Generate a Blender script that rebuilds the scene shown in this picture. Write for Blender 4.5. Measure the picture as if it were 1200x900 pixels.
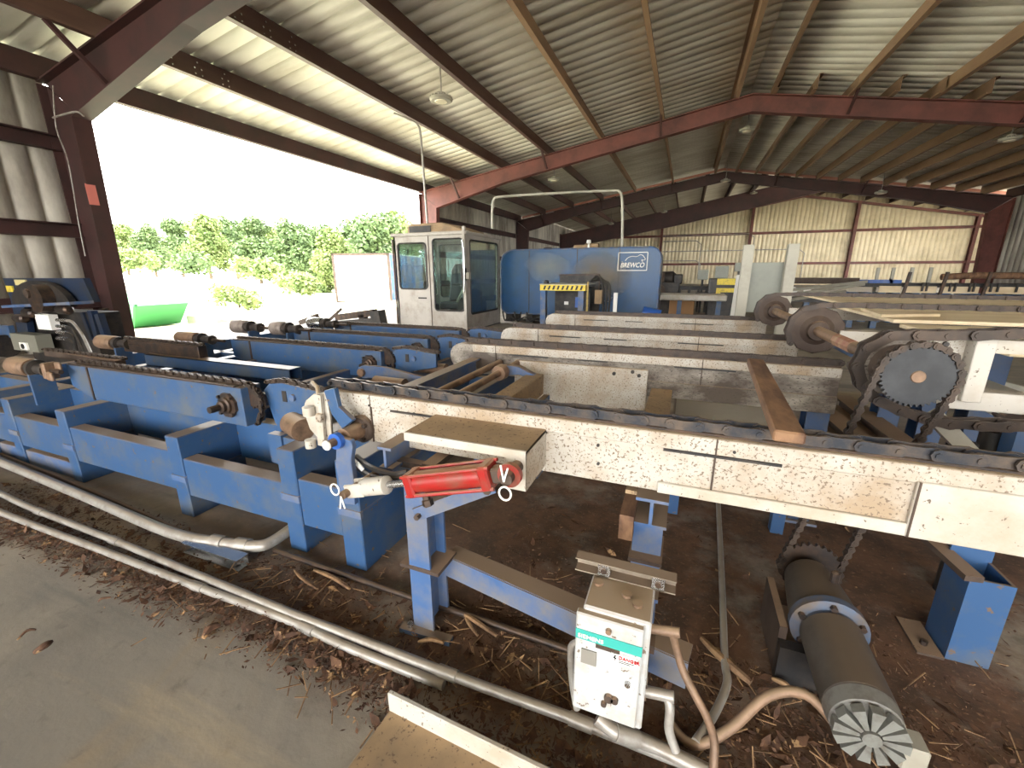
import bpy, bmesh, math, random
from mathutils import Vector, Matrix, noise
random.seed(11)
for o in list(bpy.data.objects): bpy.data.objects.remove(o)
SC = bpy.context.scene
COL = SC.collection

# ------------------------------------------------------------------ camera
FPX, CAM_Z = 495.6, 1.14
YAW, PITCH, ROLL = math.radians(21.855), math.radians(14.921), math.radians(0.17)
_f = Vector((-math.sin(YAW)*math.cos(PITCH), math.cos(YAW)*math.cos(PITCH), -math.sin(PITCH)))
_r0 = Vector((math.cos(YAW), math.sin(YAW), 0)); _d0 = _f.cross(_r0)
_r = math.cos(ROLL)*_r0 + math.sin(ROLL)*_d0
_d = -math.sin(ROLL)*_r0 + math.cos(ROLL)*_d0
cam_data = bpy.data.cameras.new('camera'); cam = bpy.data.objects.new('camera', cam_data); COL.objects.link(cam)
cam_data.sensor_fit = 'HORIZONTAL'; cam_data.sensor_width = 36.0; cam_data.lens = 36.0*FPX/1200.0
cam_data.clip_start = 0.05; cam_data.clip_end = 1000
cam.matrix_world = Matrix(((_r.x, -_d.x, -_f.x, 0), (_r.y, -_d.y, -_f.y, 0), (_r.z, -_d.z, -_f.z, CAM_Z), (0, 0, 0, 1)))
SC.camera = cam

# ------------------------------------------------------------------ light, exposure
SKY_STRENGTH, SUN_STRENGTH = 12.8, 10.0
SUN_ROT = (math.radians(26), math.radians(-4), 0)
w = bpy.data.worlds.new('hazy_sky'); SC.world = w; w.use_nodes = True
w.node_tree.nodes['Background'].inputs[0].default_value = (1.0, 1.0, 0.985, 1)
w.node_tree.nodes['Background'].inputs[1].default_value = SKY_STRENGTH
sd = bpy.data.lights.new('sun', 'SUN'); sd.energy = SUN_STRENGTH; sd.angle = math.radians(1.5); sd.color = (1, .97, .92)
so = bpy.data.objects.new('sun', sd); COL.objects.link(so); so.rotation_euler = SUN_ROT; so.location = (0, -10, 30)
vs = SC.view_settings
SC.display_settings.display_device = 'sRGB'
vs.view_transform = 'Standard'; vs.look = 'None'; vs.gamma = 1.0; vs.use_curve_mapping = False
vs.exposure = 0.0

# ------------------------------------------------------------------ helpers
def at(px, py, x=None, y=None, z=None):
    """The point of the place seen at photo pixel (px,py) on the plane x=, y= or z=."""
    d = _r*((px-600)/FPX) + _d*((py-450)/FPX) + _f
    if x is not None: t = x/d.x
    elif y is not None: t = y/d.y
    else: t = (z-CAM_Z)/d.z
    return Vector((0, 0, CAM_Z)) + d*t

MATS = {}
def lin(c): return tuple(((v/255)/12.92 if v/255 <= .04045 else ((v/255+.055)/1.055)**2.4) for v in c)
def mat(name, rgb, rough=.6, metal=0.0, dirt=None, amt=.5, scale=4.0, speck=None, speck_amt=.5, speck_scale=60.0, dust=None, dust_amt=.6, bump=0.0, stretch=None):
    """A paint or metal with noise-shaped grime, fine specks and dust lying on its upward faces."""
    m = bpy.data.materials.new(name); m.use_nodes = True
    nt = m.node_tree; N, L = nt.nodes, nt.links; b = N['Principled BSDF']
    b.inputs['Roughness'].default_value = rough; b.inputs['Metallic'].default_value = metal
    tc = N.new('ShaderNodeTexCoord'); vec = tc.outputs['Object']
    if stretch:
        mp = N.new('ShaderNodeMapping'); mp.inputs['Scale'].default_value = stretch; L.new(vec, mp.inputs[0]); vec = mp.outputs[0]
    def rgbn(c):
        n = N.new('ShaderNodeRGB'); n.outputs[0].default_value = (*lin(c), 1); return n.outputs[0]
    def mix(f, a, c):
        n = N.new('ShaderNodeMix'); n.data_type = 'RGBA'; L.new(f, n.inputs[0]); L.new(a, n.inputs[6]); L.new(c, n.inputs[7]); return n.outputs[2]
    def nz(sc, lo, hi, det=6, top=1.0):
        n = N.new('ShaderNodeTexNoise'); n.inputs['Scale'].default_value = sc; n.inputs['Detail'].default_value = det; n.inputs['Roughness'].default_value = .65
        L.new(vec, n.inputs['Vector'])
        r = N.new('ShaderNodeMapRange'); r.inputs[1].default_value = lo; r.inputs[2].default_value = hi; r.inputs[4].default_value = top; L.new(n.outputs[0], r.inputs[0])
        return r.outputs[0]
    c = rgbn(rgb)
    if dirt: c = mix(nz(scale, .62-amt*.4, .78-amt*.25), c, rgbn(dirt))
    if speck: c = mix(nz(speck_scale, .66-speck_amt*.14, .70-speck_amt*.12, 3), c, rgbn(speck))
    if dust:
        g = N.new('ShaderNodeNewGeometry'); s = N.new('ShaderNodeSeparateXYZ'); L.new(g.outputs['Normal'], s.inputs[0])
        r = N.new('ShaderNodeMapRange'); r.inputs[1].default_value = .6; r.inputs[2].default_value = .95; r.inputs[4].default_value = 1.0; L.new(s.outputs[2], r.inputs[0])
        mm = N.new('ShaderNodeMath'); mm.operation = 'MULTIPLY'; L.new(r.outputs[0], mm.inputs[0]); L.new(nz(3.0, .30-dust_amt*.3, .62-dust_amt*.3), mm.inputs[1])
        c = mix(mm.outputs[0], c, rgbn(dust))
    L.new(c, b.inputs['Base Color'])
    if bump:
        n = N.new('ShaderNodeTexNoise'); n.inputs['Scale'].default_value = 90; n.inputs['Detail'].default_value = 4; L.new(vec, n.inputs['Vector'])
        bp = N.new('ShaderNodeBump'); bp.inputs['Strength'].default_value = bump; bp.inputs['Distance'].default_value = .01; L.new(n.outputs[0], bp.inputs['Height']); L.new(bp.outputs[0], b.inputs['Normal'])
    MATS[name] = m; return m

class MB:
    """Collects shapes in world metres; build() links them as one mesh object."""
    def __init__(s): s.v = []; s.f = []
    def add(s, vs_, fs):
        k = len(s.v); s.v += [Vector(p) for p in vs_]; s.f += [tuple(k+i for i in f) for f in fs]; return s
    def box(s, a, b):
        (x0, y0, z0), (x1, y1, z1) = [min(p, q) for p, q in zip(a, b)], [max(p, q) for p, q in zip(a, b)]
        return s.add([(x0,y0,z0),(x1,y0,z0),(x1,y1,z0),(x0,y1,z0),(x0,y0,z1),(x1,y0,z1),(x1,y1,z1),(x0,y1,z1)],
                     [(0,3,2,1),(4,5,6,7),(0,1,5,4),(1,2,6,5),(2,3,7,6),(3,0,4,7)])
    def frame_of(s, p, q, up):
        d = (q-p).normalized(); up = Vector(up)
        if abs(d.dot(up)) > .98: up = Vector((0, 1, 0)) if abs(d.y) < .9 else Vector((1, 0, 0))
        a = d.cross(up).normalized(); return d, a, a.cross(d).normalized()
    def bar(s, p, q, wd, h, up=(0, 0, 1)):
        p, q = Vector(p), Vector(q); d, a, u = s.frame_of(p, q, up)
        c = [(-1,-1),(1,-1),(1,1),(-1,1)]
        vv = [e + a*(i*wd/2) + u*(j*h/2) for e in (p, q) for i, j in c]
        return s.add(vv, [(0,1,2,3),(7,6,5,4),(0,4,5,1),(1,5,6,2),(2,6,7,3),(3,7,4,0)])
    def prism(s, pts, vec):
        vec = Vector(vec); pts = [Vector(p) for p in pts]; n = len(pts)
        return s.add(pts + [p+vec for p in pts], [tuple(range(n))[::-1], tuple(range(n, 2*n))] + [(i, (i+1) % n, n+(i+1) % n, n+i) for i in range(n)])
    def sect(s, p, q, prof, up=(0, 0, 1)):
        """sweep a closed profile [(a,u)...] from p to q"""
        p, q = Vector(p), Vector(q); d, a, u = s.frame_of(p, q, up)
        return s.prism([p + a*i + u*j for i, j in prof], q-p)
    def ibeam(s, p, q, wd, h, t=.012, up=(0, 0, 1)):
        W, Hh, T = wd/2, h/2, t/2
        return s.sect(p, q, [(-W,-Hh),(W,-Hh),(W,-Hh+t),(T,-Hh+t),(T,Hh-t),(W,Hh-t),(W,Hh),(-W,Hh),(-W,Hh-t),(-T,Hh-t),(-T,-Hh+t),(-W,-Hh+t)], up)
    def chan(s, p, q, wd, h, t=.01, side=1, up=(0, 0, 1)):
        W, Hh = wd*side, h/2
        pr = [(0,-Hh),(W,-Hh),(W,-Hh+t),(t*side,-Hh+t),(t*side,Hh-t),(W,Hh-t),(W,Hh),(0,Hh)]
        return s.sect(p, q, pr if side > 0 else pr[::-1], up)
    def tube(s, pts, r, n=10, cap=True):
        pts = [Vector(p) for p in pts]; rs = r if isinstance(r, (list, tuple)) else [r]*len(pts)
        rings = []; prev = None
        for i, p in enumerate(pts):
            d = ((pts[min(i+1, len(pts)-1)]-p).normalized() + (p-pts[max(i-1, 0)]).normalized())
            d = d.normalized() if d.length > 1e-6 else Vector((0, 0, 1))
            if prev is None:
                up = Vector((0, 0, 1)) if abs(d.z) < .9 else Vector((1, 0, 0)); a = d.cross(up).normalized()
            else:
                a = (prev - d*prev.dot(d)).normalized()
            prev = a; b = d.cross(a)
            rings.append([p + (a*math.cos(6.28318*k/n) + b*math.sin(6.28318*k/n))*rs[i] for k in range(n)])
        vv = [v for rg in rings for v in rg]; ff = []
        for i in range(len(pts)-1):
            for k in range(n): ff.append((i*n+k, i*n+(k+1) % n, (i+1)*n+(k+1) % n, (i+1)*n+k))
        if cap: ff += [tuple(range(n))[::-1], tuple(range((len(pts)-1)*n, len(pts)*n))]
        return s.add(vv, ff)
    def cyl(s, p, q, r, n=20, r2=None):
        return s.tube([p, q], [r, r if r2 is None else r2], n)
    def lathe(s, p, axis, prof, n=24):
        """revolve [(dist along axis, radius)...]"""
        p = Vector(p); ax = Vector(axis).normalized()
        up = Vector((0, 0, 1)) if abs(ax.z) < .9 else Vector((1, 0, 0)); a = ax.cross(up).normalized(); b = ax.cross(a)
        vv = [p + ax*t + (a*math.cos(6.28318*k/n) + b*math.sin(6.28318*k/n))*max(r, 1e-4) for t, r in prof for k in range(n)]
        ff = []
        for i in range(len(prof)-1):
            for k in range(n): ff.append((i*n+k, i*n+(k+1) % n, (i+1)*n+(k+1) % n, (i+1)*n+k))
        ff += [tuple(range(n))[::-1], tuple(range((len(prof)-1)*n, len(prof)*n))]
        return s.add(vv, ff)
    def gear(s, p, axis, r, th, teeth, depth=.01, bore=.0):
        p = Vector(p); ax = Vector(axis).normalized(); up = Vector((0, 0, 1)); a = ax.cross(up).normalized(); b = ax.cross(a)
        pts = []
        for i in range(teeth):
            for f, rr in ((-.32, r-depth), (-.14, r), (.14, r), (.32, r-depth)):
                t = 6.28318*(i+f)/teeth; pts.append(p + (a*math.cos(t)+b*math.sin(t))*rr - ax*th/2)
        return s.prism(pts, ax*th)
    def build(s, name, m, parent=None, bevel=0.0, smooth=35, origin=None):
        me = bpy.data.meshes.new(name)
        if parent is not None: off = Vector(parent['_o'])
        else:
            if origin is None:
                xs = [v.x for v in s.v]; ys = [v.y for v in s.v]; zs = [v.z for v in s.v]
                origin = ((min(xs)+max(xs))/2, (min(ys)+max(ys))/2, min(zs))
            off = Vector(origin)
        me.from_pydata([v-off for v in s.v], [], s.f)
        bm = bmesh.new(); bm.from_mesh(me); bmesh.ops.recalc_face_normals(bm, faces=bm.faces)
        if bevel:
            ed = [e for e in bm.edges if len(e.link_faces) == 2 and e.calc_face_angle(0) > .9]
            bmesh.ops.bevel(bm, geom=ed, offset=bevel, segments=1, affect='EDGES', clamp_overlap=True)
        bm.to_mesh(me); bm.free()
        me.polygons.foreach_set('use_smooth', [True]*len(me.polygons)); me.set_sharp_from_angle(angle=math.radians(smooth))
        o = bpy.data.objects.new(name, me); COL.objects.link(o); me.materials.append(m)
        o['_o'] = tuple(off)
        if parent is not None: o.parent = parent
        else: o.location = off
        return o

def thing(name, label, cat, loc, group=None):
    o = bpy.data.objects.new(name, None); COL.objects.link(o); o.location = loc; o.empty_display_size = .1
    o['_o'] = tuple(loc); return tag(o, label, cat, group)
def tag(o, label, cat, group=None):
    o['label'] = label; o['category'] = cat
    if group: o['group'] = group
    return o
def struct(o): o['kind'] = 'structure'; return o
def stuff(o, label, cat): o['kind'] = 'stuff'; o['label'] = label; o['category'] = cat; return o
def dup(root, dv, label=None):
    """copy a thing with copies of its parts and sub-parts, shifted by dv"""
    r = root.copy(); COL.objects.link(r); r.location = Vector(root.location)+Vector(dv)
    if label: r['label'] = label
    r['_o'] = tuple(Vector(root['_o'])+Vector(dv))
    for ch in list(root.children):
        c = ch.copy(); COL.objects.link(c); c.parent = r
        for g in list(ch.children):
            e = g.copy(); COL.objects.link(e); e.parent = c
    return r
def lerp(a, b, t): return Vector(a)*(1-t) + Vector(b)*t
def spline(pts, n=6):
    pts = [Vector(p) for p in pts]; out = []
    for i in range(len(pts)-1):
        p0, p1, p2, p3 = pts[max(i-1, 0)], pts[i], pts[i+1], pts[min(i+2, len(pts)-1)]
        for k in range(n):
            t = k/n; out.append(.5*((2*p1)+(p2-p0)*t+(2*p0-5*p1+4*p2-p3)*t*t+(3*p1-p0-3*p2+p3)*t**3))
    return out+[pts[-1]]

# link chain along a polyline lying in a plane of constant y
def chain(mb, pts, pitch, wd, h, plate=.006, closed=False, pinch=.42):
    pts = [Vector(p) for p in pts]
    if closed: pts.append(pts[0])
    L = [0.0]
    for a, b in zip(pts, pts[1:]): L.append(L[-1]+(b-a).length)
    n = max(2, round(L[-1]/pitch)); J = []
    for i in range(n+1):
        s_ = L[-1]*i/n; k = 0
        while k < len(L)-2 and L[k+1] < s_: k += 1
        J.append(lerp(pts[k], pts[k+1], (s_-L[k])/max(1e-9, L[k+1]-L[k])))
    for i in range(n):
        a, b = J[i], J[i+1]; d = (b-a).normalized(); u = Vector((0, 1, 0)).cross(d).normalized()
        off = wd/2 if i % 2 else wd/2-plate*1.5
        cap = []
        for cx, sg in ((a, -1), (b, 1)):
            for k in range(5):
                t = math.pi*(-.5+k/4); cap.append(cx + (d*math.cos(t)*sg + u*math.sin(t))*h/2)
        mid = lerp(a, b, .5)
        out = cap[:5] + [mid + u*h*pinch] + cap[5:][::-1] + [mid - u*h*pinch]
        for sgn in (-1, 1):
            mb.prism([p + Vector((0, sgn*off - plate/2, 0)) for p in out], (0, plate, 0))
    for j in J: mb.cyl(j-Vector((0, wd/2+plate, 0)), j+Vector((0, wd/2+plate, 0)), h*.26, 7)
    return mb

# ------------------------------------------------------------------ materials
BLUE = mat('blue_paint', (48, 80, 120), .45, dirt=(84, 92, 102), amt=.4, scale=5, dust=(126, 108, 90), dust_amt=.75, speck=(104, 84, 66), speck_amt=.1, speck_scale=35)
BLUED = mat('blue_paint_dusty', (62, 92, 136), .55, dirt=(112, 110, 112), amt=.55, scale=6, dust=(132, 112, 92), dust_amt=.9)
BRIGHTBLUE = mat('blue_paint_clean', (46, 92, 172), .4, dirt=(90, 110, 160), amt=.2)
WHITE = mat('white_paint_grimy', (180, 174, 164), .55, dirt=(156, 136, 112), amt=.5, scale=4.5, speck=(112, 96, 80), speck_amt=.66, speck_scale=130, dust=(168, 146, 118), dust_amt=.8)
WHITE2 = mat('white_paint_oily', (168, 160, 148), .5, dirt=(74, 62, 52), amt=.75, scale=3.5, speck=(60, 50, 42), speck_amt=.55, speck_scale=80, dust=(150, 132, 110), dust_amt=.6, stretch=(1, 1, 2.2))
WHITECLEAN = mat('white_paint', (186, 180, 170), .5, dirt=(170, 158, 140), amt=.45, scale=6, speck=(96, 82, 68), speck_amt=.15)
IRON = mat('red_iron_primer', (112, 62, 54), .6, dirt=(76, 42, 36), amt=.5, scale=1.5)
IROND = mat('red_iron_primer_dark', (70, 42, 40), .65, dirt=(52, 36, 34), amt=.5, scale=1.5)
PURLIN_LIT = mat('lit_tan_purlin', (156, 126, 98), .55, dirt=(112, 84, 68), amt=.45, scale=1.2, stretch=(1, .15, 1))  # purlin primer lightened to tan: side light from the left put into colour
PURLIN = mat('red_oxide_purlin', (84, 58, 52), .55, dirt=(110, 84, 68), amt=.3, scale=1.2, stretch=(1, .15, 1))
GALV = mat('galvanized_roof_sheet', (226, 222, 210), .45, .1, dirt=(190, 182, 166), amt=.5, scale=1.2, stretch=(.25, 1, 1))
SIDING = mat('weathered_siding', (206, 200, 188), .55, .05, dirt=(136, 128, 118), amt=.6, scale=1.4, stretch=(1, 1, .3))
CREAM = mat('cream_siding', (234, 220, 188), .55, 0, dirt=(204, 190, 156), amt=.4, scale=.8)
STEEL = mat('bare_dark_steel', (58, 52, 50), .45, .6, dirt=(92, 72, 58), amt=.5, scale=12, dust=(110, 92, 76), dust_amt=.5)
CHAINM = mat('oily_chain_steel', (54, 46, 41), .5, .4, dirt=(74, 60, 50), amt=.5, scale=14, dust=(88, 72, 60), dust_amt=.3)
CHAINB = mat('worn_blue_black_chain', (48, 52, 60), .42, .5, dirt=(96, 84, 74), amt=.5, scale=16, dust=(128, 112, 96), dust_amt=.35)
RUST = mat('rusty_steel', (78, 64, 54), .7, .1, dirt=(60, 46, 38), amt=.6, scale=9, dust=(140, 116, 94), dust_amt=.6)
SHAFT = mat('dusty_shaft_steel', (140, 112, 90), .55, .3, dirt=(92, 74, 60), amt=.5, scale=10, dust=(160, 136, 110), dust_amt=.7)
BRIGHT = mat('polished_steel', (190, 190, 190), .22, .9)
GREYSPROCKET = mat('new_grey_sprocket_steel', (46, 47, 50), .5, .4, dirt=(62, 63, 66), amt=.4, scale=8)
CONDUIT = mat('galvanized_conduit', (164, 160, 154), .38, .25, dirt=(124, 114, 104), amt=.4, scale=10, dust=(160, 148, 132), dust_amt=.3)
RUBBER = mat('black_rubber', (26, 25, 25), .55, dirt=(58, 52, 48), amt=.4, scale=10, dust=(80, 70, 60), dust_amt=.4)
RED = mat('red_cylinder_paint', (150, 28, 24), .38, dirt=(120, 70, 56), amt=.5, scale=14, dust=(160, 118, 88), dust_amt=1.0)
PLY = mat('weathered_plywood', (222, 204, 170), .75, dirt=(196, 174, 140), amt=.5, scale=3, stretch=(.4, 2, 1))
TIMBER = mat('stained_timber', (138, 104, 76), .75, dirt=(84, 58, 44), amt=.6, scale=7, stretch=(2, .5, 1))
TAN = mat('dusty_tan_sheet', (158, 132, 100), .75, dirt=(132, 112, 88), amt=.5, scale=5, speck=(104, 84, 66), speck_amt=.4, speck_scale=80)
CABGREY = mat('cab_grey_paint', (178, 172, 164), .5, dirt=(150, 140, 128), amt=.4, scale=3, speck=(128, 116, 104), speck_amt=.1, dust=(176, 160, 140), dust_amt=.5)
BOXGREY = mat('switch_box_grey', (180, 181, 180), .4, dirt=(170, 160, 148), amt=.3, scale=14, speck=(110, 96, 80), speck_amt=.15, dust=(150, 130, 106), dust_amt=1.0)
PALE = mat('pale_steel_sheet', (176, 172, 158), .55, .1, dirt=(150, 144, 130), amt=.4, scale=2)
GREYPANEL = mat('grey_green_board', (148, 150, 140), .6, dirt=(134, 136, 128), amt=.4, scale=2)
TEAL = mat('teal_label', (58, 160, 150), .4)
PAPER = mat('white_label', (236, 234, 228), .5)
INK = mat('black_ink', (18, 18, 18), .5)
REDINK = mat('red_ink', (190, 30, 36), .5)
YELLOW = mat('yellow_paint', (222, 196, 60), .5, dirt=(160, 140, 70), amt=.3, scale=20)
NAVY = mat('dark_navy_machine_paint', (22, 40, 68), .45, dirt=(40, 44, 50), amt=.5, scale=6)
BLACK = mat('black_machine_paint', (28, 27, 28), .5, dirt=(60, 52, 46), amt=.5, scale=8)
SAWBLUE = mat('saw_blue_paint', (24, 74, 120), .4, dirt=(38, 68, 96), amt=.4, scale=1.5)
SOOT = mat('sawdust_stain', (122, 118, 108), .8, dirt=(70, 84, 100), amt=.6, scale=6)
GREEN = mat('green_paint', (70, 150, 90), .5)
CARTON = mat('cardboard_brown', (150, 112, 74), .8)
SEATM = mat('dark_seat_vinyl', (30, 32, 36), .5)
BARK = mat('bark_chips', (112, 80, 58), .9, dirt=(72, 50, 38), amt=.7, scale=30, speck=(168, 134, 96), speck_amt=.5, speck_scale=22)
STICKM = mat('split_wood_stick', (150, 118, 84), .85, dirt=(96, 72, 52), amt=.5, scale=20)
TRUNK = mat('tree_bark', (96, 84, 70), .9)
LEAF1 = mat('leaf_green', (104, 124, 76), .7, dirt=(80, 102, 62), amt=.6, scale=.8)
LEAF2 = mat('leaf_yellow_green', (130, 142, 84), .7, dirt=(100, 122, 68), amt=.6, scale=.8)

def glass_mat(name, tint, refl=.12):
    m = bpy.data.materials.new(name); m.use_nodes = True; nt = m.node_tree; N, L = nt.nodes, nt.links; N.clear()
    o = N.new('ShaderNodeOutputMaterial'); t = N.new('ShaderNodeBsdfTransparent'); t.inputs[0].default_value = (*tint, 1)
    g = N.new('ShaderNodeBsdfGlossy'); g.inputs['Roughness'].default_value = .03
    lw = N.new('ShaderNodeLayerWeight'); lw.inputs[0].default_value = .35
    mr = N.new('ShaderNodeMapRange'); mr.inputs[3].default_value = refl; mr.inputs[4].default_value = .8; L.new(lw.outputs[0], mr.inputs[0])
    mx = N.new('ShaderNodeMixShader'); L.new(mr.outputs[0], mx.inputs[0]); L.new(t.outputs[0], mx.inputs[1]); L.new(g.outputs[0], mx.inputs[2]); L.new(mx.outputs[0], o.inputs[0])
    return m
GLASS = glass_mat('cab_glass', (.86, .95, .93), .08)
BLUE_SHADED = mat('shaded_blue_post_paint', (28, 56, 92), .45, dirt=(60, 64, 70), amt=.4, scale=6, dust=(110, 96, 82), dust_amt=.6)  # the blue paint darkened: shade on posts under the decks put into colour
ROLLG = mat('grey_roller_steel', (150, 138, 130), .5, .15, dirt=(96, 84, 76), amt=.5, scale=8)
LENS = mat('lamp_lens', (235, 226, 200), .3)

def floor_mat():
    m = bpy.data.materials.new('dirty_concrete'); m.use_nodes = True; nt = m.node_tree; N, L = nt.nodes, nt.links; b = N['Principled BSDF']
    b.inputs['Roughness'].default_value = .8
    tc = N.new('ShaderNodeTexCoord'); V = tc.outputs['Object']; sp = N.new('ShaderNodeSeparateXYZ'); L.new(V, sp.inputs[0])
    def nz(sc, det=6, rough=.6, dist=0):
        n = N.new('ShaderNodeTexNoise'); n.inputs['Scale'].default_value = sc; n.inputs['Detail'].default_value = det; n.inputs['Roughness'].default_value = rough; n.inputs['Distortion'].default_value = dist; L.new(V, n.inputs['Vector']); return n.outputs[0]
    def mth(op, a, c):
        n = N.new('ShaderNodeMath'); n.operation = op
        for i, v in enumerate((a, c)):
            if isinstance(v, (int, float)): n.inputs[i].default_value = v
            else: L.new(v, n.inputs[i])
        return n.outputs[0]
    def rng(v, a, c, lo=0., hi=1.):
        n = N.new('ShaderNodeMapRange'); n.interpolation_type = 'SMOOTHSTEP'
        for i, k in ((1, a), (2, c), (3, lo), (4, hi)): n.inputs[i].default_value = k
        L.new(v, n.inputs[0]); return n.outputs[0]
    def col(c):
        n = N.new('ShaderNodeRGB'); n.outputs[0].default_value = (*lin(c), 1); return n.outputs[0]
    def mix(f, a, c):
        n = N.new('ShaderNodeMix'); n.data_type = 'RGBA'; L.new(f, n.inputs[0]); L.new(a, n.inputs[6]); L.new(c, n.inputs[7]); return n.outputs[2]
    base = mix(rng(nz(1.1, 6, .6, .6), .35, .68), col((160, 150, 136)), col((128, 122, 114)))
    base = mix(rng(nz(.7, 5, .6, 1.2), .55, .72), base, col((150, 130, 100)))
    base = mix(rng(nz(14, 5), .56, .74, 0, .5), base, col((98, 90, 82)))
    mpn = N.new('ShaderNodeMapping'); mpn.inputs['Rotation'].default_value = (0, 0, -.9); mpn.inputs['Scale'].default_value = (.35, 2.6, 1); L.new(V, mpn.inputs[0])
    ns = N.new('ShaderNodeTexNoise'); ns.inputs['Scale'].default_value = 1.6; ns.inputs['Detail'].default_value = 7; ns.inputs['Roughness'].default_value = .65; L.new(mpn.outputs[0], ns.inputs['Vector'])
    base = mix(rng(ns.outputs[0], .50, .70, 0, .75), base, col((104, 102, 98)))
    base = mix(rng(ns.outputs[0], .46, .30, 0, .6), base, col((172, 156, 130)))
    # wood dirt under the machines, from the conduits back to the pit
    yw = mth('ADD', sp.outputs[1], mth('MULTIPLY', mth('SUBTRACT', nz(3.0), .5), .5))
    band = mth('MULTIPLY', rng(yw, .62, .86), rng(yw, 3.6, 2.4))
    xr = rng(mth('ADD', sp.outputs[0], mth('MULTIPLY', mth('SUBTRACT', nz(2.0), .5), 1.2)), -2.6, -.2, .35, 1.0)
    near = mth('MULTIPLY', rng(sp.outputs[0], -.35, 0.1), rng(yw, 4.5, 3.0))
    dm = mth('MAXIMUM', mth('MULTIPLY', band, xr), near)
    dmask = mth('MULTIPLY', dm, rng(nz(2.2, 7, .7), .30, .52, .25, 1.0))
    dirt = mix(rng(nz(6, 8, .7), .4, .62), col((108, 78, 58)), col((76, 58, 46)))
    dirt = mix(rng(nz(60, 4), .55, .70, 0, .55), dirt, col((136, 106, 78)))
    c = mix(dmask, base, dirt)
    L.new(c, b.inputs['Base Color'])
    bp = N.new('ShaderNodeBump'); bp.inputs['Strength'].default_value = .16; bp.inputs['Distance'].default_value = .012; L.new(nz(18, 8, .7), bp.inputs['Height']); L.new(bp.outputs[0], b.inputs['Normal'])
    return m
FLOORM = floor_mat()
FIELDM = mat('mown_field', (188, 186, 156), .9, dirt=(210, 206, 182), amt=.7, scale=.12, speck=(84, 108, 48), speck_amt=.5, speck_scale=.4)

# ------------------------------------------------------------------ building shell
XL, XR, XRIDGE = -8.7, 10.94, 1.12
F1, F2, F3, F4, GAB = 3.95, 13.35, 22.5, 31.0, 42.0
def ztop(x): return 5.35 - .165*abs(x-XRIDGE)         # rafter top of the front building
def zrear(x): return 6.85 - .178*abs(x-8.0)           # underside of the rear roof
NEAR_END = -9.5

fl = MB().box((-8.9, NEAR_END-1, -.25), (20.8, GAB+.3, 0)).build('floor', FLOORM, origin=(0, 0, 0)); struct(fl)

def sheet(u0, u1, pitch=.305, h=.034, top=.026, base=.066):
    """rib profile along one axis: list of (u, height)"""
    pts = []; u = u0
    while u < u1:
        pts += [(u, 0), (u+pitch-base, 0), (u+pitch-base+(base-top)/2, h), (u+pitch-(base-top)/2, h)]; u += pitch
    return pts + [(u, 0)]
def corrugated(name, prof, fn_a, fn_b, m, thick=.004):
    mb = MB(); n = len(prof); A = [Vector(fn_a(u, h)) for u, h in prof]; B = [Vector(fn_b(u, h)) for u, h in prof]
    mb.add(A+B, [(i, i+1, n+i+1, n+i) for i in range(n-1)])
    o = mb.build(name, m, smooth=2); sm = o.modifiers.new('thickness', 'SOLIDIFY'); sm.thickness = thick; sm.offset = 1
    return struct(o)
RZ = .315
yp = sheet(NEAR_END, F3+.8)
corrugated('roof', yp, lambda u, h: (XL-.35, u, ztop(XL-.35)+RZ+h), lambda u, h: (XRIDGE, u, ztop(XRIDGE)+RZ+h), GALV)
corrugated('roof', yp, lambda u, h: (XRIDGE, u, ztop(XRIDGE)+RZ+h), lambda u, h: (XR+.35, u, ztop(XR+.35)+RZ+h), GALV)
yp = sheet(F3+.6, GAB+.3)
corrugated('roof', yp, lambda u, h: (XL-.2, u, zrear(XL-.2)+.4+h), lambda u, h: (8, u, zrear(8)+.4+h), GALV)
corrugated('roof', yp, lambda u, h: (8, u, zrear(8)+.4+h), lambda u, h: (20.5, u, zrear(20.5)+.4+h), GALV)
# walls
for (a, b) in ((NEAR_END, F1-.12), (F2+.1, F3-.1), (F3+.1, F4), (F4, GAB)):
    zt = 4.0 if a < F3 else 4.35
    corrugated('wall_left', sheet(a, b), lambda u, h: (XL-.02-h, u, .0), lambda u, h: (XL-.02-h, u, zt), SIDING)
def gtop(x): return zrear(x)+.45
corrugated('wall_rear', sheet(-8.8, 20.4), lambda u, h: (u, GAB+.05+h, 0), lambda u, h: (u, GAB+.05+h, gtop(u)), CREAM)
corrugated('wall_right', sheet(F3+13, GAB), lambda u, h: (20.45+h, u, 0), lambda u, h: (20.45+h, u, 4.9), SIDING)  # added out of view, length chosen to limit daylight on the rear wall
corrugated('wall_right', sheet(NEAR_END, F3-.1), lambda u, h: (XR+.02+h, u, 0), lambda u, h: (XR+.02+h, u, 4.0), SIDING)
# closing wall where the rear roof rises above the front one
st = [(XL, ztop(XL)+RZ-.1), (XRIDGE, ztop(XRIDGE)+RZ-.1), (XR+.3, ztop(XR+.3)+RZ-.1), (XR+.3, zrear(XR+.3)+.4), (8.0, zrear(8)+.4), (XL, zrear(XL)+.4)]
struct(MB().prism([(x, F3+.75, z) for x, z in st], (0, .04, 0)).build('wall_upper', mat('salmon_step_wall', (186, 128, 112), .6)))
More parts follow.
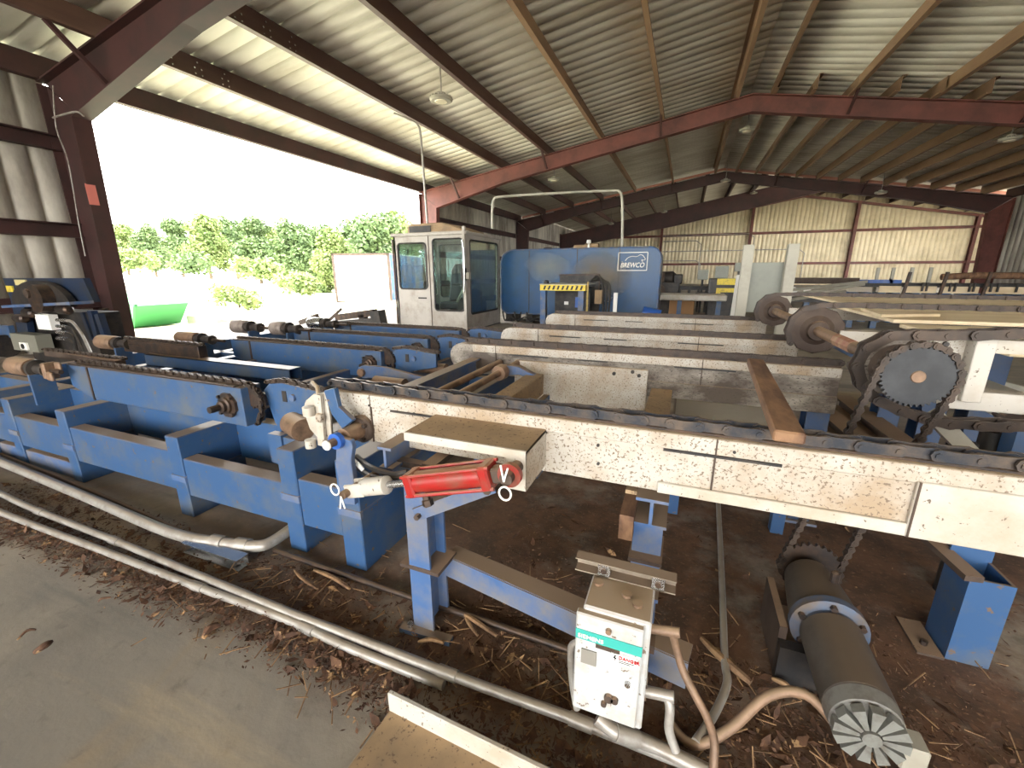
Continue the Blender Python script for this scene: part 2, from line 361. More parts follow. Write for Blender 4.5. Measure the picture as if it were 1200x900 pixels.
# wall girts
for y0, y1 in ((NEAR_END, F1-.05), (F2+.2, F3-.2), (F3+.2, F4-.2)):
    for z in (.7, 1.75, 2.95):
        struct(MB().sect((XL+.06, y0, z), (XL+.06, y1, z), [(-.07,-.1),(.07,-.1),(.07,-.085),(-.055,-.085),(-.055,.085),(.07,.085),(.07,.1),(-.07,.1)]).build('wall_trim', IROND))
for z in (1.7, 4.12):
    struct(MB().box((-8.6, GAB-.2, z-.09), (20.4, GAB, z+.09)).build('wall_trim', IRON))
for x in (-2.4, 4.6, 11.65, 18.75):
    struct(MB().ibeam((x, GAB-.2, 0), (x, GAB-.2, zrear(x)), .2, .3, up=(0, 1, 0)).build('column', IRON))
# sloping rafter in front of the rear wall
for x0, x1 in ((-8.6, 8.0), (8.0, 20.4)):
    struct(MB().bar((x0, GAB-.2, zrear(x0)-.08), (x1, GAB-.2, zrear(x1)-.08), .25, .16).build('roof_beam', IRON))

def plate_frame(top, bot, y, m, fw=.22, wt=.014):
    """web plate with bottom and top flanges"""
    web = MB().prism([(x, y-wt/2, z) for x, z in top+bot[::-1]], (0, wt, 0))
    for line, s in ((top, -1), (bot, 1)):
        for (x0, z0), (x1, z1) in zip(line, line[1:]):
            web.bar((x0, y, z0), (x1, y, z1), fw, .022)
    return struct(web.build('roof_beam', m, smooth=20))
def col_frame(xo, xi_t, xi_b, zt, y, m, fw=.22):
    mb = MB(); s = 1 if xi_t > xo else -1
    mb.prism([(xo, y-.007, 0), (xi_b, y-.007, 0), (xi_t, y-.007, zt), (xo, y-.007, 3.7)], (0, .014, 0))
    mb.bar((xo, y, 0), (xo, y, 3.7), fw, .022, up=(1, 0, 0)); mb.bar((xi_b, y, 0), (xi_t, y, zt), fw, .022, up=(1, 0, 0))
    mb.box((min(xo, xi_b)-.03, y-.14, 0), (max(xo, xi_b)+.03, y+.14, .03))
    return struct(mb.build('column', m, smooth=20))
LB = [(-8.05, 3.22), (-5.5, 3.85), (-.9, 4.63), (XRIDGE, 4.97)]
mir = lambda l: [(2*XRIDGE-x, z) for x, z in l]
for y, m in ((F1, IROND), (F2, IRON), (F3, IROND)):
    T = [(XL, ztop(XL)), (XRIDGE, ztop(XRIDGE))]
    plate_frame(T, LB, y, m); plate_frame(mir(T), mir(LB), y, m)
    col_frame(XL, -8.05, -8.2, 3.22, y, m); col_frame(2*XRIDGE-XL, 2*XRIDGE+8.05, 2*XRIDGE+8.2, 3.22, y, IRON)
# rear frame
T4 = [(-8.65, 3.62), (-6.28, 4.05), (8.0, 6.62)]; B4 = [(-7.9, 2.75), (-6.95, 2.95), (-.96, 3.98), (8.0, 5.75)]
plate_frame(T4, B4, F4, IROND); m4 = lambda l: [(20.4-(x-l[0][0])*12.4/(8.0-l[0][0]), z) for x, z in l]
plate_frame(m4(T4), m4(B4), F4, IROND)
col_frame(-8.65, -7.9, -8.2, 2.75, F4, IROND); col_frame(20.4, 19.9, 20.1, 3.9, F4, IROND)
# purlins: Z sections lying on the rafters
def zpurlin(x, z, y0, y1, m=PURLIN, s=1, name='roof_beam'):
    h, t, f = .3, .006, .08
    pr = [(-t, 0), (f, 0), (f, .03), (f-t, .03), (f-t, t), (0, t), (0, h), (-f, h), (-f, h-.03), (-f+t, h-.03), (-f+t, h-t), (-t, h-t)]
    mb = MB(); mb.prism([(x+a*s, y0, z+.005+b) for a, b in pr], (0, y1-y0, 0))
    return struct(mb.build(name, m, smooth=20))
LX = [-7.2, -5.7, -4.2, -2.65, -1.0, .72]
for x in LX: zpurlin(x, ztop(x), NEAR_END, F3+.3, PURLIN if x < -3 else PURLIN_LIT, s=1)
for x in (-7.2, -5.7): # bright studs standing for daylight through holes where purlins lap the first frame
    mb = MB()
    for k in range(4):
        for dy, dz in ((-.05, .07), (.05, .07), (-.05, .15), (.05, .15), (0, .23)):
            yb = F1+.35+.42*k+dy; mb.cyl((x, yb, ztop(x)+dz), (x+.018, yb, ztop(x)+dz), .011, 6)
    struct(mb.build('roof_beam_lit_holes', MATS['polished_steel']))
RX = [1.55, 3.15, 4.72, 6.25, 7.75, 9.3]
for x in RX: zpurlin(x, ztop(x), NEAR_END, F2+.55, PURLIN_LIT, s=-1)
x = 1.6
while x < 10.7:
    zpurlin(x, ztop(x), F2-.5, F3+.3, PURLIN_LIT, s=-1); x += .77
for x in (XL+.06, XR-.06): # eave struts
    struct(MB().box((x-.06, NEAR_END, ztop(x)), (x+.06, F3+.3, ztop(x)+.3)).build('roof_beam', IROND))
for x in [-7.0+1.5*i for i in range(10)]+[9.0+1.5*i for i in range(8)]:
    zpurlin(x, zrear(x)+.07, F3+.9, GAB, s=1 if x < 8 else -1)
# flange braces from purlin to rafter bottom
def brace(x, y, dx):
    zb = None
    for (x0, z0), (x1, z1) in zip(LB, LB[1:]):
        for X0, X1 in ((x0, x1), (2*XRIDGE-x1, 2*XRIDGE-x0)):
            if X0 <= x <= X1: zb = z0+(z1-z0)*((x if X0 == x0 else 2*XRIDGE-x)-x0)/(x1-x0)
    if zb is None: return
    struct(MB().bar((x, y-.55, ztop(x)+.02), (x, y-.02, zb+.03), .05, .05).build('roof_beam', IROND))
for y in (F1, F2, F3):
    for x in (-7.2, -4.2, -1.0, 3.15, 6.25): brace(x, y, 0)

# ------------------------------------------------------------------ outdoors
terr = MB(); nx, ny = 44, 40; vv = []
def tz(x, y):
    d = max(0, -x-10.5)/1.0
    h = -.12 - .35*min(1, d/8)
    far = max(0, min(1, (-x-26)/26)); far = far*far*(3-2*far)
    side = max(0, min(1, (42-y)/34+.12))
    return h + far*(side*2.3-.9) + .05*noise.noise((x*.2, y*.2, 0))
for j in range(ny+1):
    for i in range(nx+1):
        x = -8.9 - 120*(i/nx)**1.6; y = -30 + 150*j/ny
        vv.append((x, y, tz(x, y)))
terr.add(vv, [(j*(nx+1)+i, j*(nx+1)+i+1, (j+1)*(nx+1)+i+1, (j+1)*(nx+1)+i) for j in range(ny) for i in range(nx)])
t_ = terr.build('field', FIELDM); struct(t_)
struct(MB().box((-8.9, NEAR_END-60, -.3), (60, NEAR_END-1, -.02)).build('ground', FIELDM))
struct(MB().box((20.8, NEAR_END-1, -.3), (60, 60, -.02)).build('ground', FIELDM))

def leaf_blob(mb, c, r, n, size, sq=.8):
    for _ in range(n):
        while True:
            d = Vector((random.uniform(-1, 1), random.uniform(-1, 1), random.uniform(-1, 1)))
            if .2 < d.length < 1: break
        d = d.normalized()*(random.random()**.35)
        p = Vector(c)+Vector((d.x*r, d.y*r, d.z*r*sq)); s = size*random.uniform(.6, 1.3)
        a = Vector((random.gauss(0, 1), random.gauss(0, 1), random.gauss(0, .6))).normalized()
        b = a.cross(Vector((random.gauss(0, 1), random.gauss(0, 1), random.gauss(0, 1)))).normalized()
        mb.add([p-a*s, p+b*s*.6, p+a*s, p-b*s*.6], [(0, 1, 2, 3)])
def crown_mesh(h, wd, nblob, per, size, m):
    mb = MB()
    for k in range(nblob):
        t = random.random()
        rr = wd*(.55 if t < .75 else .35); an = random.uniform(0, 6.28); q = rr*math.sqrt(random.random())
        leaf_blob(mb, (q*math.cos(an), q*math.sin(an), h*(.12+.72*t)), wd*random.uniform(.28, .45), per, size)
    return mb
TREES = []
for k, m in enumerate((LEAF1, LEAF2, LEAF1)):
    mb = crown_mesh(8.2, 3.3, 30, 330, .2, m); o = mb.build('crown', m, origin=(0, 0, 0)); o.hide_render = False; TREES.append(o)
TRK = MB().tube([(0, 0, -.6), (.1, 0, 2.5), (0, .1, 5.5)], [.22, .17, .08], 8).build('trunk', TRUNK, origin=(0, 0, 0))
tl = ["beside the steel column", "second along from the steel column", "third along from the steel column", "tallest of the left half, broad and pale topped", "just left of the middle of the tree row", "in the middle of the tree row, broad crown",
      "right of the middle of the tree row", "fourth from the container end", "above the lone shrub, leaning crown", "third from the container end", "behind the white container's left edge", "behind the white container", "between container and cab roof", "right behind the cab roof"]
tp = [(118, 314, 250), (150, 315, 262), (182, 316, 262), (214, 316, 256), (246, 317, 250), (278, 318, 255), (305, 322, 254), (330, 328, 266), (352, 334, 258), (378, 340, 264), (398, 345, 268), (424, 348, 262), (448, 350, 250), (474, 352, 252)]
for i, (px, pyb, pyt) in enumerate(tp):
    Y = 30 + (6 if i % 2 else 0) - i*.3 + (7 if i == 13 else 0)
    b = at(px, pyb, y=Y); tpt = at(px, pyt, y=Y); hh = tpt.z-b.z
    r = thing('tree', 'leafy green tree at the field edge, ' + tl[i], 'tree', (b.x, b.y, b.z), 'trees along the field edge')
    s = hh/8.2
    for src in (TREES[i % 3], TRK):
        c = src if (i == 0) else src.copy()
        if i: COL.objects.link(c)
        c.parent = r; c.location = (0, 0, 0)
    if i in (1, 2): pass
    r.rotation_euler = (0, 0, random.uniform(0, 6.28)); r.scale = (s*1.15, s*1.15, s*1.16); r.location.z -= .4
for o in TREES[1:]: o.parent or bpy.data.objects.remove(o)
# lower wood edge bushes and the lone shrub
def shrub(px, py, Y, wd, h, label, m, n=9, per=110):
    b = at(px, py, y=Y); r = thing('shrub', label, 'shrub', tuple(b))
    mb = MB()
    for k in range(n):
        an = random.uniform(0, 6.28); q = wd*.6*math.sqrt(random.random())
        leaf_blob(mb, b+Vector((q*math.cos(an), q*math.sin(an), h*random.uniform(.2, .8))), wd*.42, per, min(.16, wd*.09))
    mb.build('foliage', m, r)
    MB().tube([b, b+Vector((0, 0, h*.6))], .05, 6).build('stem', TRUNK, r)
shrub(281, 361, 12.0, 1.0, 1.0, 'lone yellow-green shrub standing alone in the bright field', LEAF2)
shrub(160, 314, 21, 2.2, 1.1, 'low scrub at the wood edge near the steel column', LEAF2, 12)
shrub(225, 317, 21, 2.2, 1.0, 'low scrub in front of the tallest left trees', LEAF1, 12)
shrub(300, 322, 20, 1.8, .8, 'low scrub at the foot of the middle trees', LEAF2, 12)
shrub(352, 340, 18, 1.5, .7, 'low scrub where the wood edge dips toward the container', LEAF2, 12)

# ------------------------------------------------------------------ blue deck: base frame
YF = 1.10
bf = thing('steel_deck', 'blue steel ladder frame of channel legs and rails carrying the blue chain beams', 'frame', (-2.4, YF, 0))
LEGS = [(-1.16, -1.06, .46), (-1.46, -1.37, .46), (-2.18, -2.09, .41), (-3.12, -3.03, .42), (-3.72, -3.63, .42), (-4.05, -3.96, .42), (-4.75, -4.66, .42)]
for x0, x1, zt in LEGS:
    mb = MB(); mb.box((x0, YF, 0), (x1, YF+.30, zt-.2)); mb.build('leg', BLUE, bf, bevel=.004)
    # deep cross member running back through the deck
    MB().box((x0, YF, zt-.2), (x1, 4.0, zt)).build('cross_beam', BLUE, bf, bevel=.004)
    MB().box((x0-.005, YF-.004, zt-.225), (x1+.005, YF+.01, zt-.195)).build('weld_plate', BLUED, bf)
for (a, b), (z0, z1) in zip([(-1.37, -1.16), (-2.09, -1.46), (-3.03, -2.18), (-3.63, -3.12), (-3.96, -3.72), (-4.66, -4.05)], [(.13, .34), (.115, .305), (.13, .33), (.13, .32), (.13, .32), (.13, .32)]):
    MB().box((a, YF+.006, z0), (b, YF+.075, z1)).build('front_rail', BLUE, bf, bevel=.004)
MB().box((-4.66, YF+.01, .0), (-3.12, YF+.07, .1)).build('front_rail', BLUED, bf, bevel=.004)
MB().box((-4.6, 1.38, .2), (-1.1, 1.44, .415)).build('inner_rail', BLUE, bf)
MB().box((-4.6, 2.6, .2), (-1.1, 2.66, .42)).build('inner_rail', BLUE, bf)
MB().box((-4.6, 3.94, .2), (-1.1, 4.0, .42)).build('inner_rail', BLUE, bf)
for x in (-1.62, -2.07, -2.95): MB().box((x-.025, 1.34, .44), (x+.025, 3.7, .505)).build('cross_bar', BLUED, bf, bevel=.003)
mb = MB(); mb.box((-1.60, 1.25, .1), (-1.52, 1.36, .43)); mb.box((-1.68, 1.24, .30), (-1.60, 1.28, .44)); mb.build('post', BLUE, bf)
mb = MB(); mb.box((-1.98, 1.5, .02), (-1.62, 1.9, .2)); pan1 = mb.build('pallet_box', TAN, None); tag(pan1, 'low grey steel box on the floor inside the blue deck frame', 'box')
pan1.name = 'floor_box'

# chain beams of the blue deck
def blue_beam(y, label):
    t = thing('chain_beam', label, 'chain conveyor', (-2.5, y, .46), 'blue chain beams')
    y0, y1 = y-.03, y+.07
    MB().prism([(-3.18, y0, .645), (-1.78, y0, .645), (-1.78, y0, .465), (-3.0, y0, .465), (-3.17, y0, .52)], (0, y1-y0, 0)).build('beam', BLUE, t, bevel=.003)
    MB().box((-2.98, y0-.004, .46), (-2.965, y0+.002, .645)).build('seam', STEEL, t)
    MB().box((-3.15, y0-.002, .645), (-1.82, y0+.045, .652)).build('wear_strip', STEEL, t)
    ch = MB(); cy = y+.012
    chain(ch, [(-3.14, cy, .66), (-1.86, cy, .66), (-1.77, cy, .655), (-1.715, cy, .61), (-1.71, cy, .56), (-1.735, cy, .50), (-1.76, cy, .47)], .03, .022, .02, .004)
    ch.build('chain', CHAINM, t)
    b = MB(); bx, bz = -1.87, .56
    b.prism([(bx-.055, y0-.014, bz-.02), (bx-.02, y0-.014, bz-.055), (bx+.02, y0-.014, bz-.055), (bx+.055, y0-.014, bz-.02), (bx+.055, y0-.014, bz+.02), (bx+.02, y0-.014, bz+.055), (bx-.02, y0-.014, bz+.055), (bx-.055, y0-.014, bz+.02)], (0, .014, 0))
    b.lathe((bx, y0-.012, bz), (0, -1, 0), [(0, .038), (.012, .036), (.016, .026), (.03, .026), (.034, .016)])
    b.build('flange_bearing', STEEL, t, smooth=30)
    MB().cyl((bx, y0-.09, bz), (bx, y1+.05, bz), .015, 14).build('shaft', STEEL, t)
    for dx, dz in ((-.038, -.038), (.038, -.038), (-.038, .038), (.038, .038)):
        MB().cyl((bx+dx, y0-.024, bz+dz), (bx+dx, y0-.012, bz+dz), .008, 6).build('bolt', STEEL, t)
    MB().gear((-1.765, cy, .60), (0, 1, 0), .058, .012, 16, .01).build('sprocket', STEEL, t, smooth=15)
    return t
blue_beam(1.25, 'blue chain beam nearest the camera, standing over the ladder frame front')
for y, l in ((2.2, 'second blue chain beam, behind the loose square tube'), (2.75, 'third blue chain beam, one back from the second'), (3.25, 'farthest blue chain beam, in front of the operator cab')):
    blue_beam(y, l)
# bridge plates handing over to the white deck
def bridge(y, label):
    t = thing('bridge_plate', label, 'machine plate', (-1.55, y, .4), 'bridge plates')
    MB().prism([(-1.74, y, .62), (-1.70, y, .655), (-1.62, y, .665), (-1.40, y, .645), (-1.40, y, .56), (-1.58, y, .52), (-1.64, y, .40), (-1.70, y, .47)], (0, .02, 0)).build('plate', BLUE, t, bevel=.002)
    ch = MB(); chain(ch, [(-1.72, y+.01, .66), (-1.62, y+.01, .678), (-1.38, y+.01, .656)], .03, .022, .02, .004); ch.build('chain', CHAINM, t)
    MB().cyl((-1.56, y-.012, .605), (-1.56, y+.02, .605), .016, 12).build('bolt', BLUED, t)
    MB().box((-1.625, y-.003, .58), (-1.60, y, .63)).build('slot', BLACK, t)
    return t
for y, l in ((1.30, 'blue slotted plate with chain on top, between nearest blue beam and white deck'), (2.22, 'rounded blue plate at the end of the second blue chain beam'), (2.77, 'rounded blue plate at the end of the third blue chain beam'), (3.27, 'rounded blue plate at the end of the farthest blue chain beam')):
    bridge(y, l)
# loose square tube lying across the bars
t = thing('square_tube', 'blue square steel tube with open end lying between two blue chain beams', 'steel tube', (-2.8, 1.8, .505))
mb = MB(); a, b, o_ = .505, .585, 1.76
for (u0, v0, u1, v1) in ((0, 0, .09, .006), (0, .074, .09, .08), (0, 0, .006, .08), (.084, 0, .09, .08)):
    mb.box((-3.5, o_+u0, a+v0), (-2.12, o_+u1, a+v1))
mb.build('tube', BLUE, t)

# roll case at the outfeed end of the blue beams
def roller(p, length, r, label, yoke=True, m=SHAFT):
    p = Vector(p); t = thing('feed_roller', label, 'roller', tuple(p), 'outfeed rollers')
    X = Vector((1, 0, 0))
    MB().lathe(p-X*length, X, [(0, r*.9), (.01, r), (length-.01, r), (length, r*.9)], 24).build('drum', m, t)
    MB().lathe(p, X, [(0, r*.75), (.03, r*.75), (.035, r*.95), (.06, r*.95), (.065, r*.55), (.14, r*.55), (.145, r*.7), (.17, r*.7)], 20).build('bearing', BLACK, t)
    if yoke:
        y_ = MB(); q = p+X*.17
        y_.box(q+Vector((0, -.03, -.045)), q+Vector((.035, .03, .045))); y_.box(q+Vector((.035, -.03, -.05)), q+Vector((.085, -.012, .0))); y_.box(q+Vector((.035, .012, .0)), q+Vector((.085, .03, .045)))
        y_.build('yoke', SHAFT, t, bevel=.006)
    MB().cyl(p+X*.17, p+X*.3, .012, 10).build('shaft', STEEL, t)
    MB().box(p+Vector((.06, -.05, -.2)), p+Vector((.08, .05, -r*.5))).build('bracket', BLUE, t)
    return t
roller(at(38, 431, z=.62), .2, .052, 'dusty pale roller at the far left end of the nearest blue beam')
roller(at(136, 402, z=.63), .2, .052, 'brown roller with black bearing beside the left machine, behind the nearest blue beam', False)
roller(at(232, 397, z=.64), .22, .05, 'brown roller in the bright opening, left of the second blue beam', False)
roller(at(290, 383, z=.66), .17, .06, 'grey roller on the left end of the second blue beam', False, ROLLG)
roller(at(334, 385, z=.66), .14, .06, 'grey roller on the left end of the third blue beam', False, ROLLG)
roller(at(378, 379, z=.66), .16, .055, 'pale roller on the left end of the farthest blue beam', False, BRIGHT)
t = thing('chain_guide', 'rusty short chain guide rail left of the nearest blue beam', 'rail', tuple(at(100, 420, z=.62)))
a, b = at(58, 413, z=.64), at(142, 426, z=.64)
MB().bar(a, b, .05, .04).build('rail', RUST, t, bevel=.004); ch = MB(); chain(ch, [(a.x, (a.y+b.y)/2, .665), (b.x, (a.y+b.y)/2, .665)], .03, .022, .02, .004); ch.build('chain', CHAINM, t)
t = thing('chain_guide', 'dark chain guide box ahead of the square tube', 'rail', tuple(at(200, 410, z=.6)))
a, b = at(150, 404, z=.62), at(238, 413, z=.62)
MB().bar(a, b, .06, .09).build('rail', STEEL, t, bevel=.004); ch = MB(); chain(ch, [(a.x, (a.y+b.y)/2, .675), (b.x, (a.y+b.y)/2, .675)], .03, .022, .02, .004); ch.build('chain', CHAINM, t)

# ------------------------------------------------------------------ white deck: chain beams
ZB, ZT = .581, .747          # underside and top of the white beams; deck and fittings scaled about the camera
def white_beam(y, label, x0=-1.094, x1=.635, near=False):
    t = thing('transfer_beam', label, 'chain conveyor', ((x0+x1)/2, y, ZB), 'white transfer beams')
    y0, y1 = y-.04, y+.04
    arc = [(x0-.055-.075*math.sin(a), y0, .672+.075*math.cos(a)) for a in [math.pi*k/8 for k in range(9)]]
    if near: prof = [(x0, y0, ZT), (x1, y0, ZT), (x1, y0, ZB), (x0+.11, y0, ZB), (x0, y0, .633)]
    else: prof = [(x1, y0, ZT)]+arc+[(x0+.08, y0, ZB), (x1, y0, ZB)]
    MB().prism(prof, (0, y1-y0, 0)).build('beam', WHITE if near or y > 2.5 else WHITE2, t, bevel=.003)
    MB().box((x0+.02, y0-.005, .706), (x1, y0+.002, ZT)).build('top_rail', WHITE, t, bevel=.002)
    for sx in (x0+.16, x0+1.2):
        MB().box((sx-.002, y0-.0055, ZB+.002), (sx+.002, y0+.001, ZT)).build('seam', RUST, t)
    MB().box((x0, y-.026, ZT), (x1, y+.026, ZT+.005)).build('wear_strip', STEEL, t)
    for sx, w_ in ((x0+.24, .22), (x0+1.08, .26), (x0+.62, .15)):
        MB().box((sx, y0-.0065, .699), (sx+w_, y0-.002, .705)).build('slot', BLACK, t)
    for k in range(9 if near else 0):
        q = random.uniform(x0+.1, x1-.5); zq = random.uniform(.61, .735); MB().cyl((q, y0-.007, zq), (q, y0, zq), .004, 8).build('bolt_hole', BLACK, t)
    if not near: # recessed lower band with its end cap
        MB().box((x0+.75, y0-.012, ZB-.03), (x1, y0+.004, ZB+.045)).build('lower_band', WHITE2, t, bevel=.002)
    ch = MB(); chain(ch, [(x0-.03, y, .764), (x1, y, .764)], .066, .042, .028, .006); ch.build('chain', CHAINB if near else CHAINM, t)
    return t
NBY = 1.11
nb = white_beam(NBY, 'long grimy white beam with heavy link chain, nearest the camera', -1.094, 1.25, True)
MB().box((-.02, 1.060, ZB+.001), (.64, 1.0705, .612)).build('lower_lip', WHITECLEAN, nb, bevel=.002)
MB().box((.49, 1.058, ZB+.001), (1.25, 1.0705, .712)).build('joint_plate', WHITECLEAN, nb, bevel=.002)
MB().box((.492, 1.056, ZB+.002), (.496, 1.06, .712)).build('joint_seam', RUST, nb)
white_beam(2.133, 'second white transfer beam, oily and dark on its right half, with side plate')
white_beam(2.87, 'third white transfer beam, behind the oily second one')
white_beam(3.965, 'farthest white transfer beam, in front of the blue band saw')
t = thing('side_plate', 'large white speckled plate hung on the second white beam', 'plate', (-.46, 2.06, .387))
MB().box((-.809, 2.052, .385), (-.127, 2.072, .684)).build('plate', WHITE, t, bevel=.003)
for x, z in ((-.167, .656), (-.198, .672), (-.285, .656), (-.238, .458), (-.357, .45), (-.753, .632)):
    MB().cyl((x, 2.045, z), (x, 2.055, z), .009, 8).build('bolt', BLACK, t)
# cross members between the first two white beams
t = thing('deck_crossmember', 'blue I-beam with dusty white top at the left end of the white deck', 'beam', (-1.055, 1.6, .593)); MB().ibeam((-1.055, 1.155, .632), (-1.055, 2.08, .632), .06, .08, .008).build('beam', BLUED, t)
t = thing('cross_shaft', 'dusty round bar across the white deck, next to the left I-beam', 'shaft', (-.904, 1.6, .66)); MB().cyl((-.904, 1.155, .66), (-.904, 2.08, .66), .016, 14).build('bar', SHAFT, t)
t = thing('cross_shaft', 'dusty round shaft with a pale collar and blue lever', 'shaft', (-.793, 1.6, .668))
MB().cyl((-.793, 1.155, .668), (-.793, 2.08, .668), .016, 14).build('bar', SHAFT, t)
MB().lathe((-.793, 1.80, .668), (0, 1, 0), [(0, .035), (.016, .038), (.048, .038), (.05, .027), (.095, .027)], 20).build('collar', SHAFT, t)
MB().prism([(-.817, 1.87, .64), (-.777, 1.87, .696), (-.714, 1.87, .692), (-.634, 1.87, .656), (-.634, 1.87, .632), (-.714, 1.87, .652)], (0, .04, 0)).build('lever', BLUED, t, bevel=.003)
t = thing('deck_crossmember', 'tan dust-topped box beam beside the blue lever', 'beam', (-.642, 1.6, .54)); MB().box((-.682, 1.155, .553), (-.603, 1.92, .656)).build('beam', TAN, t, bevel=.003)
MB().box((-.60, 1.155, .52), (-.571, 1.92, .553)).build('flange', BLUED, t)
t = thing('deck_crossmember', 'tan dust-topped beam right of the speckled white plate', 'beam', (-.06, 1.6, .51)); MB().ibeam((-.06, 1.155, .553), (-.06, 2.08, .553), .095, .08).build('beam', TAN, t)
t = thing('catch_pan', 'pale grey sheet metal pan under the white deck with brown stains', 'pan', (.32, 2.1, .44))
MB().box((.0, 1.5, .462), (.53, 2.73, .474)).build('sheet', mat('stained_pan', (196, 190, 178), .6, .05, dirt=(130, 108, 84), amt=.35, scale=4, dust=(178, 170, 156), dust_amt=.4), t)
MB().box((.0, 1.5, .474), (.01, 2.73, .52)).build('side_lip', STEEL, t); MB().box((.175, 1.5, .474), (.185, 2.08, .484)).build('rib', PALE, t)
for x in (.04, .48): MB().box((x-.025, 1.98, 0), (x+.025, 2.03, .462)).build('leg', BLUE, t)
t = MB().bar(at(885, 424, z=.776), at(925, 513, z=.795), .06, .026).build('timber', TIMBER, None, bevel=.004); tag(t, 'stained brown timber laid across the two nearest white beams', 'timber')
# rollers in the gap between the decks
t = thing('idler_roller', 'short pale roller under the blue beams beside the left I-beam', 'roller', tuple(at(455, 442, z=.42))); p = at(440, 448, z=.53)
MB().cyl(p, p+Vector((.2, 0, 0)), .038, 20).build('drum', SHAFT, t); MB().cyl(p-Vector((.05, 0, 0)), p+Vector((.24, 0, 0)), .012, 10).build('shaft', STEEL, t)
t = thing('idler_roller', 'second short pale roller farther back between the blue beams', 'roller', tuple(at(500, 428, z=.42))); p = at(492, 430, z=.53)
MB().cyl(p, p+Vector((.2, 0, 0)), .036, 20).build('drum', SHAFT, t); MB().cyl(p-Vector((.05, 0, 0)), p+Vector((.24, 0, 0)), .012, 10).build('shaft', STEEL, t)
t = thing('pivot_lever', 'blue pivot lever between the first and second blue beams', 'lever', (-1.75, 2.0, .52))
MB().prism([(-1.82, 2.0, .57), (-1.78, 2.0, .59), (-1.62, 2.0, .59), (-1.3, 2.0, .545), (-1.3, 2.0, .51), (-1.7, 2.0, .515), (-1.79, 2.0, .507), (-1.83, 2.0, .52)], (0, .025, 0)).build('arm', BLUED, t, bevel=.003)
MB().cyl((-1.79, 1.98, .545), (-1.79, 2.04, .545), .025, 14).build('pin', SHAFT, t)

# supports under the near beam
t = thing('support_leg', 'blue box post with open brown-edged top under the right end of the near white beam', 'post', (.885, 1.49, 0))
mb = MB(); x0, x1, y0, y1 = .835, .935, 1.44, 1.56
for a, b in (((x0, y0+.008, 0), (x0+.008, y1-.008, .285)), ((x1-.008, y0+.008, 0), (x1, y1-.008, .285)), ((x0, y0, 0), (x1, y0+.008, .285)), ((x0, y1-.008, 0), (x1, y1, .58))): mb.box(a, b)
mb.build('post', BLUE, t)
MB().bar((.838, 1.43, .292), (.80, 1.68, .30), .045, .018).build('top_flange', RUST, t)
MB().box((x0-.07, y0-.01, 0), (x0-.005, y1+.02, .008)).build('base_plate', RUST, t)
MB().cyl((x0-.04, y0+.03, .008), (x0-.04, y0+.03, .024), .009, 6).build('anchor_bolt', STEEL, t)
t = thing('support_leg', 'worn blue I-beam post nearest the camera, below the red cylinder', 'post', (-.69, .99, 0))
mb = MB(); mb.ibeam((-.69, .99, .012), (-.69, .99, .555), .075, .1, .009, up=(0, 1, 0)); mb.build('column', BLUED, t)
MB().bar((-.765, .925, .008), (-.585, .935, .008), .03, .016).build('base_plate', BLUE, t); MB().cyl((-.735, .93, .014), (-.735, .93, .03), .01, 6).build('anchor_bolt', BRIGHT, t)
MB().box((-.76, .935, .235), (-.62, 1.05, .247)).build('stiffener', RUST, t)
q = at(451, 538, y=.95)
MB().ibeam((q.x, .95, q.z), (q.x, 1.5, q.z), .05, .075, .009).build('arm', BLUED, t)
MB().box((-.70, 1.0, .555), (-.655, 1.5, .572)).build('dark_flange', RUST, t)
MB().box((q.x, 1.0, q.z-.045), (-.66, 1.03, q.z-.025)).build('tie_plate', STEEL, t)
a, b = at(487, 603, y=.93), at(578, 570, y=.99)
mb = MB(); mb.bar(a, b, .008, .04); mb.bar(a+Vector((0, .025, .02)), b+Vector((0, .025, .02)), .05, .006); mb.build('brace', BLUED, t)
MB().cyl(a+Vector((.012, -.016, .0)), a+Vector((.012, 0, .0)), .009, 6).build('bolt', RUST, t)
a, b = at(522, 662, z=.20), at(690, 739, z=.20)
t = thing('floor_rail', 'worn blue channel rail from the near post toward the switch box', 'rail', tuple(lerp(a, b, .5)))
d = (b-a).normalized(); mb = MB(); mb.bar(a, b+d*.25, .008, .075); off = Vector((-d.y, d.x, 0))*.03
mb.bar(a+off+Vector((0, 0, .036)), b+d*.25+off+Vector((0, 0, .036)), .06, .006); mb.build('rail', BLUED, t)
t = thing('support_leg', 'rusty blue I-beam post with timber block under the near beam behind the switch box', 'post', (-.06, 1.2, 0))
MB().ibeam((-.03, 1.09, .50), (-.03, 1.5, .50), .085, .085, .009).build('top_beam', BLUED, t)
q = at(735, 613, y=1.1); MB().box((q.x-.02, 1.075, q.z-.038), (q.x+.018, 1.2, q.z+.038)).build('timber_block', TIMBER, t)
MB().ibeam((-.035, 1.16, 0), (-.035, 1.16, .46), .08, .09, .008, up=(0, 1, 0)).build('column', BLUED, t)
MB().box((-.08, 1.08, .345), (.01, 1.22, .357)).build('stiffener', RUST, t); MB().box((-.08, 1.07, .235), (.01, 1.22, .247)).build('stiffener', BLUED, t)
